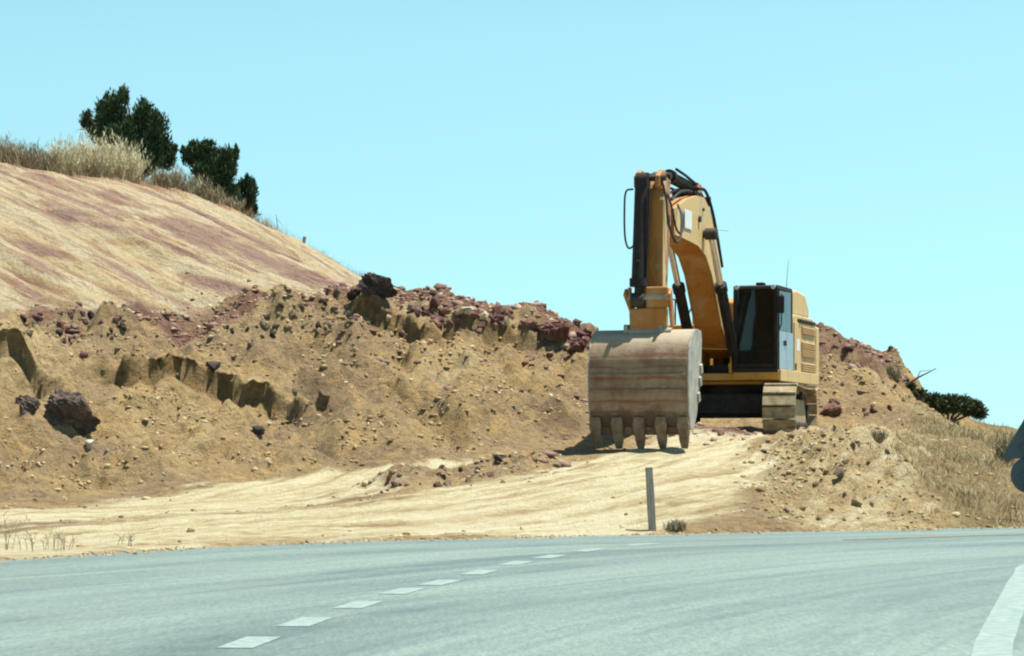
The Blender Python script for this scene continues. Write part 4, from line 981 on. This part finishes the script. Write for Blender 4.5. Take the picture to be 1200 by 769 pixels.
t = MB(); t.box(-.72, -.58, 1.25, 1.40, 2.2, 2.5); t.cyl((-.65, 1.3, 1.6), (-.65, 1.3, 2.2), .02, 8); t.build('monitor', M['black'], cab)
t = MB(); t.cyl((-.92, 1.52, 1.63), (-.92, 1.52, 1.80), .055, 14); t.build('red_bottle', M['red'], cab, smooth=True)
t = MB(); t.obox((-1.22, 1.5, 1.66), (.14, 0, -.02), (0, .05, 0), (0, 0, .035)); t.build('grey_slab', M['galv'], cab)  # small grey slab low in the cab
for xx in (CX0 + .09, CX1 - .09):
    t = MB(); t.cyl((xx, CY1 - .02, CZ1 - .05), (xx, CY1 + .05, CZ1 - .05), .05, 16); t.build('work_lamp', M['lamp'], cab, smooth=True)
t = MB(); t.box(-1.1, -.92, 1.2, 1.45, CZ1 + .001, CZ1 + .075); t.build('roof_beacon', M['black'], cab, .02)
t = MB(); t.tube([(CX0 - .02, 1.66, 2.35), (CX0 - .10, 1.78, 2.5), (CX0 - .10, 1.78, 3.15)], .014, 8); m_ = t.build('mirror_arm', M['black'], cab)
t = MB(); t.box(CX0 - .17, CX0 - .01, 1.76, 1.83, 2.72, 3.12); t.build('mirror', M['black'], m_, .03)
t = MB(); t.tube([(-1.35, .2, CZ1), (-1.36, .15, CZ1 + .35), (-1.38, .1, CZ1 + .66)], [.008, .006, .004], 6); t.build('antenna', M['black'], cab)
t = MB(); t.tube([(-.85, 1.70, 1.72), (-1.0, 1.71, 2.2), (-.98, 1.71, 2.7)], .008, 6); t.build('wiper', M['black'], cab)

# -- boom
U = [(.75, 1.78), (1.5, 2.0), (2.15, 2.45), (2.6, 3.0), (3.05, 3.52), (3.6, 3.88), (4.3, 4.05), (5.3, 4.10), (6.35, 4.13)]
T = [(6.35, 4.66), (5.3, 4.95), (4.4, 5.10), (3.75, 5.12), (3.2, 4.88), (2.72, 4.42), (2.1, 3.6), (1.35, 2.75), (.6, 2.28), (.36, 2.05), (.5, 1.83)]
HB = .29
boom = MB(); boom.prism(U + T, -HB, HB)
boom = boom.build('boom', M['yellow'], EX, .02)
t = MB()   # dusty side plates with the lit tone painted in, proud of the box section
inset = [(y * 1.0, z) for y, z in U[1:] + T[:-2]]
for sx in (-1, 1): t.prism(inset, sx * (HB + .004), sx * (HB + .022))
t.build('boom_side_plate', M['cream'], boom)
t = MB(); t.prism([(6.2, 4.16), (6.9, 4.18), (7.12, 4.28), (7.14, 4.46), (6.95, 4.58), (6.2, 4.66)], -.2, .2); t.build('boom_nose', M['yellow'], boom, .02)
t = MB(); t.box(-.334, -.3325, 4.95, 5.55, 4.33, 4.72); t.build('boom_sticker', M['white'], boom)
t = MB(); t.cyl((-.36, 4.25, 4.62), (-.30, 4.25, 4.62), .07, 18); t.cyl((-.35, 3.9, 4.85), (-.30, 3.9, 4.85), .035, 12); t.build('boom_pin_cap', M['darksteel'], boom, smooth=True)
t = MB(); t.cyl((-.62, 3.85, 4.33), (.62, 3.85, 4.33), .085, 18); t.cyl((-.60, 3.85, 4.33), (-.36, 3.85, 4.33), .125, 20); t.cyl((.36, 3.85, 4.33), (.60, 3.85, 4.33), .125, 20); t.build('cylinder_pin', M['darksteel'], boom, smooth=True)
t = MB()   # hydraulic lines along the boom's back
for q, xx in enumerate((-.25, -.19, .19, .25)):
    t.tube([(xx, .6, 2.2), (xx, 1.25, 2.82 + .02 * q), (xx, 2.03, 3.7), (xx, 2.65, 4.5), (xx, 3.16, 4.96), (xx, 3.75, 5.2), (xx, 4.4, 5.18)], .022, 8)
t.build('boom_pipes', M['rubber'], boom, smooth=True)
t = MB(); t.hose([(-.31, 2.1, 3.75), (-.32, 2.72, 4.52), (-.32, 3.2, 5.0), (-.30, 3.65, 5.28), (-.2, 3.9, 5.3)], .035, 8); t.build('side_hose', M['rubber'], boom, smooth=True)
t = MB(); t.tube([(-.34, 3.9, 4.4), (-.6, 3.75, 4.42), (-.8, 3.6, 4.40)], .004, 6); t.build('wire', M['rubber'], boom)
for q in (3.05, 4.2):
    t = MB(); t.box(-.28, .28, q - .04, q + .04, 5.0 if q < 4 else 5.08, 5.2 if q < 4 else 5.24); t.build('pipe_clamp', M['darksteel'], boom)
# -- boom cylinders
for sx in (-1, 1):
    x = sx * .47
    p0, p1, pm = Vector((x, 1.35, 1.50)), Vector((x, 3.85, 4.33)), Vector((x, 2.93, 3.29))
    c_ = MB(); c_.cyl(p0, pm, .118, 22); c_.cyl(pm - (p1 - p0).normalized() * .16, pm + (p1 - p0).normalized() * .02, .14, 22); c_.cyl(p0 - Vector((.08, 0, 0)), p0 + Vector((.08, 0, 0)), .14, 18)
    hs_ = (p1 - p0).normalized(); c_.tube([p0 + hs_ * .3 + Vector((sx * .05, .13, -.1)), pm - hs_ * .15 + Vector((sx * .05, .13, -.1))], .022, 8)
    c_ = c_.build('boom_cylinder', M['black'], EX, smooth=True)
    r_ = MB(); r_.cyl(pm, p1, .072, 20); r_.build('piston_rod', M['chrome'], c_, smooth=True)
# -- stick cylinder on the boom's back
p0, p1 = Vector((0, 3.55, 5.34)), Vector((0, 6.72, 5.30)); pm = Vector((0, 5.55, 5.40))
c_ = MB(); c_.cyl(p0, pm, .125, 22); c_.cyl(pm - Vector((0, .14, 0)), pm + Vector((0, .03, 0)), .15, 22); c_.cyl((-.12, 3.55, 5.34), (.12, 3.55, 5.34), .13, 16)
c_.tube([(-.15, 3.8, 5.4), (-.15, 4.8, 5.5), (-.14, 5.5, 5.55)], .03, 8); c_ = c_.build('stick_cylinder', M['black'], EX, smooth=True)
r_ = MB(); r_.cyl(pm, p1, .08, 20); r_.build('piston_rod', M['chrome'], c_, smooth=True)
t = MB()
for sx in (-1, 1): t.prism([(3.3, 5.05), (3.9, 5.08), (3.68, 5.42), (3.45, 5.42)], sx * .16 - .02, sx * .16 + .02)
t.build('cylinder_bracket', M['yellow'], boom)
# -- stick
SX = 0.0
ST = [(6.62, 5.22), (6.98, 5.24), (7.10, 5.08), (7.26, 4.75), (7.30, 4.2), (7.34, 3.2), (7.38, 2.0), (7.30, 1.84), (7.12, 1.84), (7.02, 2.05), (6.86, 3.2), (6.72, 3.95), (6.60, 4.3), (6.62, 4.65), (6.66, 5.0)]
stick = MB(); stick.prism(ST, SX - .31, SX + .19); stick = stick.build('stick', M['yellow'], EX, .02)
t = MB()
for sx in (-1, 1):
    t.prism([(6.55, 5.20), (6.75, 5.37), (7.0, 5.39), (7.30, 5.24), (7.30, 5.02), (7.05, 4.9), (6.6, 5.0)], SX + (.24 if sx > 0 else -.20) - .05, SX + (.24 if sx > 0 else -.20) + .05)
t.build('stick_head', M['yellow'], stick, .02)
t = MB()
for sx in (-1, 1): t.prism([(y, z) for y, z in ST[2:7]] + [(7.2, 2.0), (7.12, 3.2), (7.0, 4.2)], SX + (.191 if sx > 0 else -.33), SX + (.21 if sx > 0 else -.311))
t.build('stick_side_plate', M['cream'], stick)
for (yy, zz, r0) in ((6.95, 4.38, .12), (6.76, 5.28, .08), (7.24, 1.98, .11), (7.18, 5.2, .08)):
    t = MB(); t.cyl((SX - .355, yy, zz), (SX + .235, yy, zz), r0 * .8, 18); t.build('stick_pin', M['darksteel'], stick, smooth=True)
# -- bucket cylinder on the stick's front
SX = .10
p0, p1, pm = Vector((SX, 7.30, 5.14)), Vector((SX, 7.62, 2.72)), Vector((SX, 7.585, 3.02))
c_ = MB(); c_.cyl(p0, pm, .155, 24); c_.cyl(pm + Vector((0, 0, .14)), pm - Vector((0, 0, .03)), .19, 24); c_.cyl((SX - .12, 7.3, 5.14), (SX + .12, 7.3, 5.14), .165, 18)
c_.tube([(SX - .17, 7.45, 4.95), (SX - .18, 7.56, 3.9), (SX - .16, 7.64, 3.1)], .025, 8); c_.cyl((SX + .02, 7.64, 3.48), (SX + .02, 7.76, 3.48), .05, 10)
c_ = c_.build('bucket_cylinder', M['black'], EX, smooth=True)
r_ = MB(); r_.cyl(pm, p1, .09, 20); r_.cyl((SX - .13, 7.62, 2.72), (SX + .13, 7.62, 2.72), .15, 18); r_.build('piston_rod', M['darksteel'], c_, smooth=True)
SX = 0.0
# -- bucket linkage: wide front link with a slot for the rod end, and side levers
t = MB()
def slab(x0, x1, za, zb):
    ya, yb = 7.62 - .08 * (2.95 - za), 7.62 - .08 * (2.95 - zb)
    t.add([(x0, ya - .07, za), (x1, ya - .07, za), (x1, ya + .07, za), (x0, ya + .07, za), (x0, yb - .07, zb), (x1, yb - .07, zb), (x1, yb + .07, zb), (x0, yb + .07, zb)],
          [(0, 3, 2, 1), (4, 5, 6, 7), (0, 1, 5, 4), (1, 2, 6, 5), (2, 3, 7, 6), (3, 0, 4, 7)])
LX = SX - .10
slab(LX - .41, LX + .04, 2.56, 2.98); slab(LX + .35, LX + .41, 2.56, 2.98); slab(LX - .39, LX + .39, 2.06, 2.558)
lkk = t.build('bucket_link', M['yellow'], EX, .03)
for yy, zz, rr_ in ((7.62, 2.78, .075), (7.56, 2.08, .085)):
    t = MB(); t.cyl((LX - .47, yy, zz), (LX + .47, yy, zz), rr_, 18); t.build('link_pin', M['bucketside'], lkk, smooth=True)
for sx in (-1, 1):
    t = MB(); a = Vector((LX + sx * .445, 7.62, 2.82)); b = Vector((LX + sx * .37, 7.12, 2.30)); d = (b - a).normalized(); n_ = Vector((0, -d.z, d.y))
    t.obox((a + b) / 2, (.035, 0, 0), d * ((b - a).length * .5 + .1), n_ * .10); t.build('side_lever', M['yellow'], lkk, .02)
# -- hoses at the stick
t = MB(); t.hose([(SX + .30, 7.28, 4.98), (SX + .44, 7.34, 4.92), (SX + .47, 7.34, 4.5), (SX + .45, 7.36, 4.0), (SX + .36, 7.4, 3.78), (SX + .2, 7.48, 3.86)], .02, 8); t.build('hose', M['rubber'], stick, smooth=True)
t = MB(); t.hose([(SX - .24, 7.15, 5.2), (SX - .36, 7.2, 4.8), (SX - .40, 7.18, 4.3), (SX - .50, 7.0, 3.92), (SX - .56, 6.8, 4.05), (SX - .5, 6.5, 4.5), (SX - .36, 6.25, 4.74)], .024, 8); t.build('hose', M['rubber'], stick, smooth=True)
t = MB(); t.hose([(SX - .22, 6.9, 5.1), (SX - .38, 6.9, 4.7), (SX - .46, 6.75, 4.2), (SX - .52, 6.55, 4.15), (SX - .48, 6.3, 4.5), (SX - .33, 6.1, 4.72)], .022, 8); t.build('hose', M['rubber'], stick, smooth=True)
t = MB()
for q in range(3): t.hose([(-.2 + q * .16, 4.4, 5.18), (-.22 + q * .18, 4.9, 5.16 + .03 * q), (-.24 + q * .2, 5.6, 5.06), (-.22 + q * .18, 6.2, 4.85)], .028, 8)
t.build('hose', M['rubber'], boom, smooth=True)
# hoses into the dark bay
for q in range(5):
    t = MB(); x = -.3 + q * .13; t.hose([(x, .1, 1.95), (x + .03, .5, 1.75 + .05 * q), (x * .8, .9, 1.9), (x * .8, .7, 2.4)], .024, 8); t.build('hose', M['rubber'], EX, smooth=True)

# -- bucket
BX0, BX1 = -1.0, 1.0
outer = [(6.98, 2.12), (7.30, 2.14), (7.58, 2.10), (7.80, 1.97), (7.95, 1.76), (8.03, 1.48), (8.06, 1.15), (8.04, .80), (7.98, .46), (7.88, .14)]
th = .05
inner = []
for i, (y, z) in enumerate(outer):
    a = outer[max(i - 1, 0)]; b = outer[min(i + 1, len(outer) - 1)]; dy, dz = b[0] - a[0], b[1] - a[1]; L = math.hypot(dy, dz)
    inner.append((y + dz / L * th, z - dy / L * th))
bk = MB(); bk.prism(outer + inner[::-1], BX0, BX1)
bk = bk.build('bucket', M['bucket'], EX, smooth=True)
side = outer + [(7.62, .12), (7.36, .42), (7.12, .95), (6.98, 1.5), (6.93, 1.95)]
for xa, xb in ((BX0 - .035, BX0 - .002), (BX1 + .002, BX1 + .035)):
    t = MB(); t.prism(side, xa, xb); t.build('bucket_side', M['bucketside'], bk, .008)
    cxm = (xa + xb) / 2; sg = -1 if xa < 0 else 1
    for yy, zz in ((7.02, 1.35), (7.10, 1.1), (7.22, .78)):
        t = MB(); t.obox((cxm + sg * .035, yy + .05, zz), (.022, 0, 0), (0, .06, -.02), (0, .03, .09)); t.build('side_cutter', M['bucketside'], bk, .01)
for zz, yy in ((.90, 8.056), (1.20, 8.066), (1.50, 8.034)):
    t = MB(); t.obox((0, yy + .006, zz), (.985, 0, 0), (0, .014, 0), (0, 0, .035)); t.build('wear_strip', M['bucket'], bk, .006)
t = MB(); t.obox((0, 7.865, .11), (1.0, 0, 0), (0, .045, -.01), (0, .03, .08)); t.build('cutting_edge', M['bucket'], bk, .01)
for q in range(5):
    xx = -.90 + q * .45; t = MB()
    sec = [(.10, 7.985, .38, .03), (.125, 7.93, .22, .075), (.10, 7.88, .05, .075), (.09, 7.84, -.10, .06), (.065, 7.80, -.25, .022)]
    vs = []
    for w, yy, zz, d in sec: vs += [(xx - w, yy - d, zz), (xx + w, yy - d, zz), (xx + w, yy + d, zz), (xx - w, yy + d, zz)]
    fs = [(0, 1, 2, 3), (19, 18, 17, 16)] + [(4 * l + i, 4 * l + (i + 1) % 4, 4 * l + 4 + (i + 1) % 4, 4 * l + 4 + i) for l in range(4) for i in range(4)]
    t.add(vs, fs); t.build('tooth', M['tooth'], bk, .012)
t = MB()
for sx in (-1, 1): t.prism([(6.98, 2.13), (7.66, 2.07), (7.64, 2.22), (7.4, 2.24), (7.32, 2.02), (7.18, 1.82), (6.98, 1.9)], SX + sx * .36 - .04, SX + sx * .36 + .04)
t.build('bucket_ear', M['bucketside'], bk, .01)

# ------------------------------------------------------------------ light, sky, camera
el, az = R(72), R(85)          # azimuth clockwise from +Y
S = Vector((math.cos(el) * math.sin(az), math.cos(el) * math.cos(az), math.sin(el)))
sun = bpy.data.lights.new('sun', 'SUN'); sun.energy = 4.9; sun.angle = R(.53); sun.color = (1, .955, .87)
so = bpy.data.objects.new('sun', sun); col.objects.link(so); so.rotation_euler = S.to_track_quat('Z', 'Y').to_euler()
w = bpy.data.worlds.new('World'); scene.world = w; w.use_nodes = True; nt = w.node_tree
sky = nt.nodes.new('ShaderNodeTexSky'); sky.sky_type = 'NISHITA'; sky.sun_disc = False; sky.sun_elevation = el; sky.sun_rotation = az
sky.altitude = 300; sky.air_density = 1.0; sky.dust_density = .6; sky.ozone_density = 1.0
tint = nt.nodes.new('ShaderNodeMix'); tint.data_type = 'RGBA'; tint.blend_type = 'MULTIPLY'; tint.inputs[0].default_value = 1; tint.inputs[7].default_value = (1.19, 1.48, 1.04, 1)
bg = nt.nodes['Background']; bg.inputs['Strength'].default_value = .112
tcw = nt.nodes.new('ShaderNodeTexCoord'); lift = nt.nodes.new('ShaderNodeVectorMath'); lift.operation = 'ADD'; lift.inputs[1].default_value = (0, 0, .22)
nrm = nt.nodes.new('ShaderNodeVectorMath'); nrm.operation = 'NORMALIZE'
nt.links.new(tcw.outputs['Generated'], lift.inputs[0]); nt.links.new(lift.outputs[0], nrm.inputs[0]); nt.links.new(nrm.outputs[0], sky.inputs['Vector'])
sep = nt.nodes.new('ShaderNodeSeparateXYZ'); nt.links.new(tcw.outputs['Generated'], sep.inputs[0])
deep = nt.nodes.new('ShaderNodeValToRGB'); e = deep.color_ramp.elements
e[0].position = .16; e[0].color = (1, 1, 1, 1); e[1].position = .6; e[1].color = (.26, .34, .50, 1)
nt.links.new(sep.outputs['Z'], deep.inputs['Fac'])
zen = nt.nodes.new('ShaderNodeMix'); zen.data_type = 'RGBA'; zen.blend_type = 'MULTIPLY'; zen.inputs[0].default_value = 1
nt.links.new(sky.outputs[0], tint.inputs[6]); nt.links.new(tint.outputs[2], zen.inputs[6]); nt.links.new(deep.outputs['Color'], zen.inputs[7]); nt.links.new(zen.outputs[2], bg.inputs['Color'])

cam = bpy.data.cameras.new('camera'); co = bpy.data.objects.new('camera', cam); col.objects.link(co); scene.camera = co
co.location = (0, 0, CAMZ); co.rotation_euler = (R(90), 0, 0)
cam.sensor_fit = 'HORIZONTAL'; cam.sensor_width = 36; cam.lens = 36 * F / 1200
cam.shift_y = (HY - 384.5) / 1200
cam.clip_start = .5; cam.clip_end = 6000
vs_ = scene.view_settings; vs_.view_transform = 'Standard'; vs_.look = 'None'; vs_.exposure = .92; vs_.gamma = 1
scene.cycles.filter_width = 2.1
scene.cycles.max_bounces = 6; scene.cycles.transparent_max_bounces = 8
scene.cycles.use_denoising = True
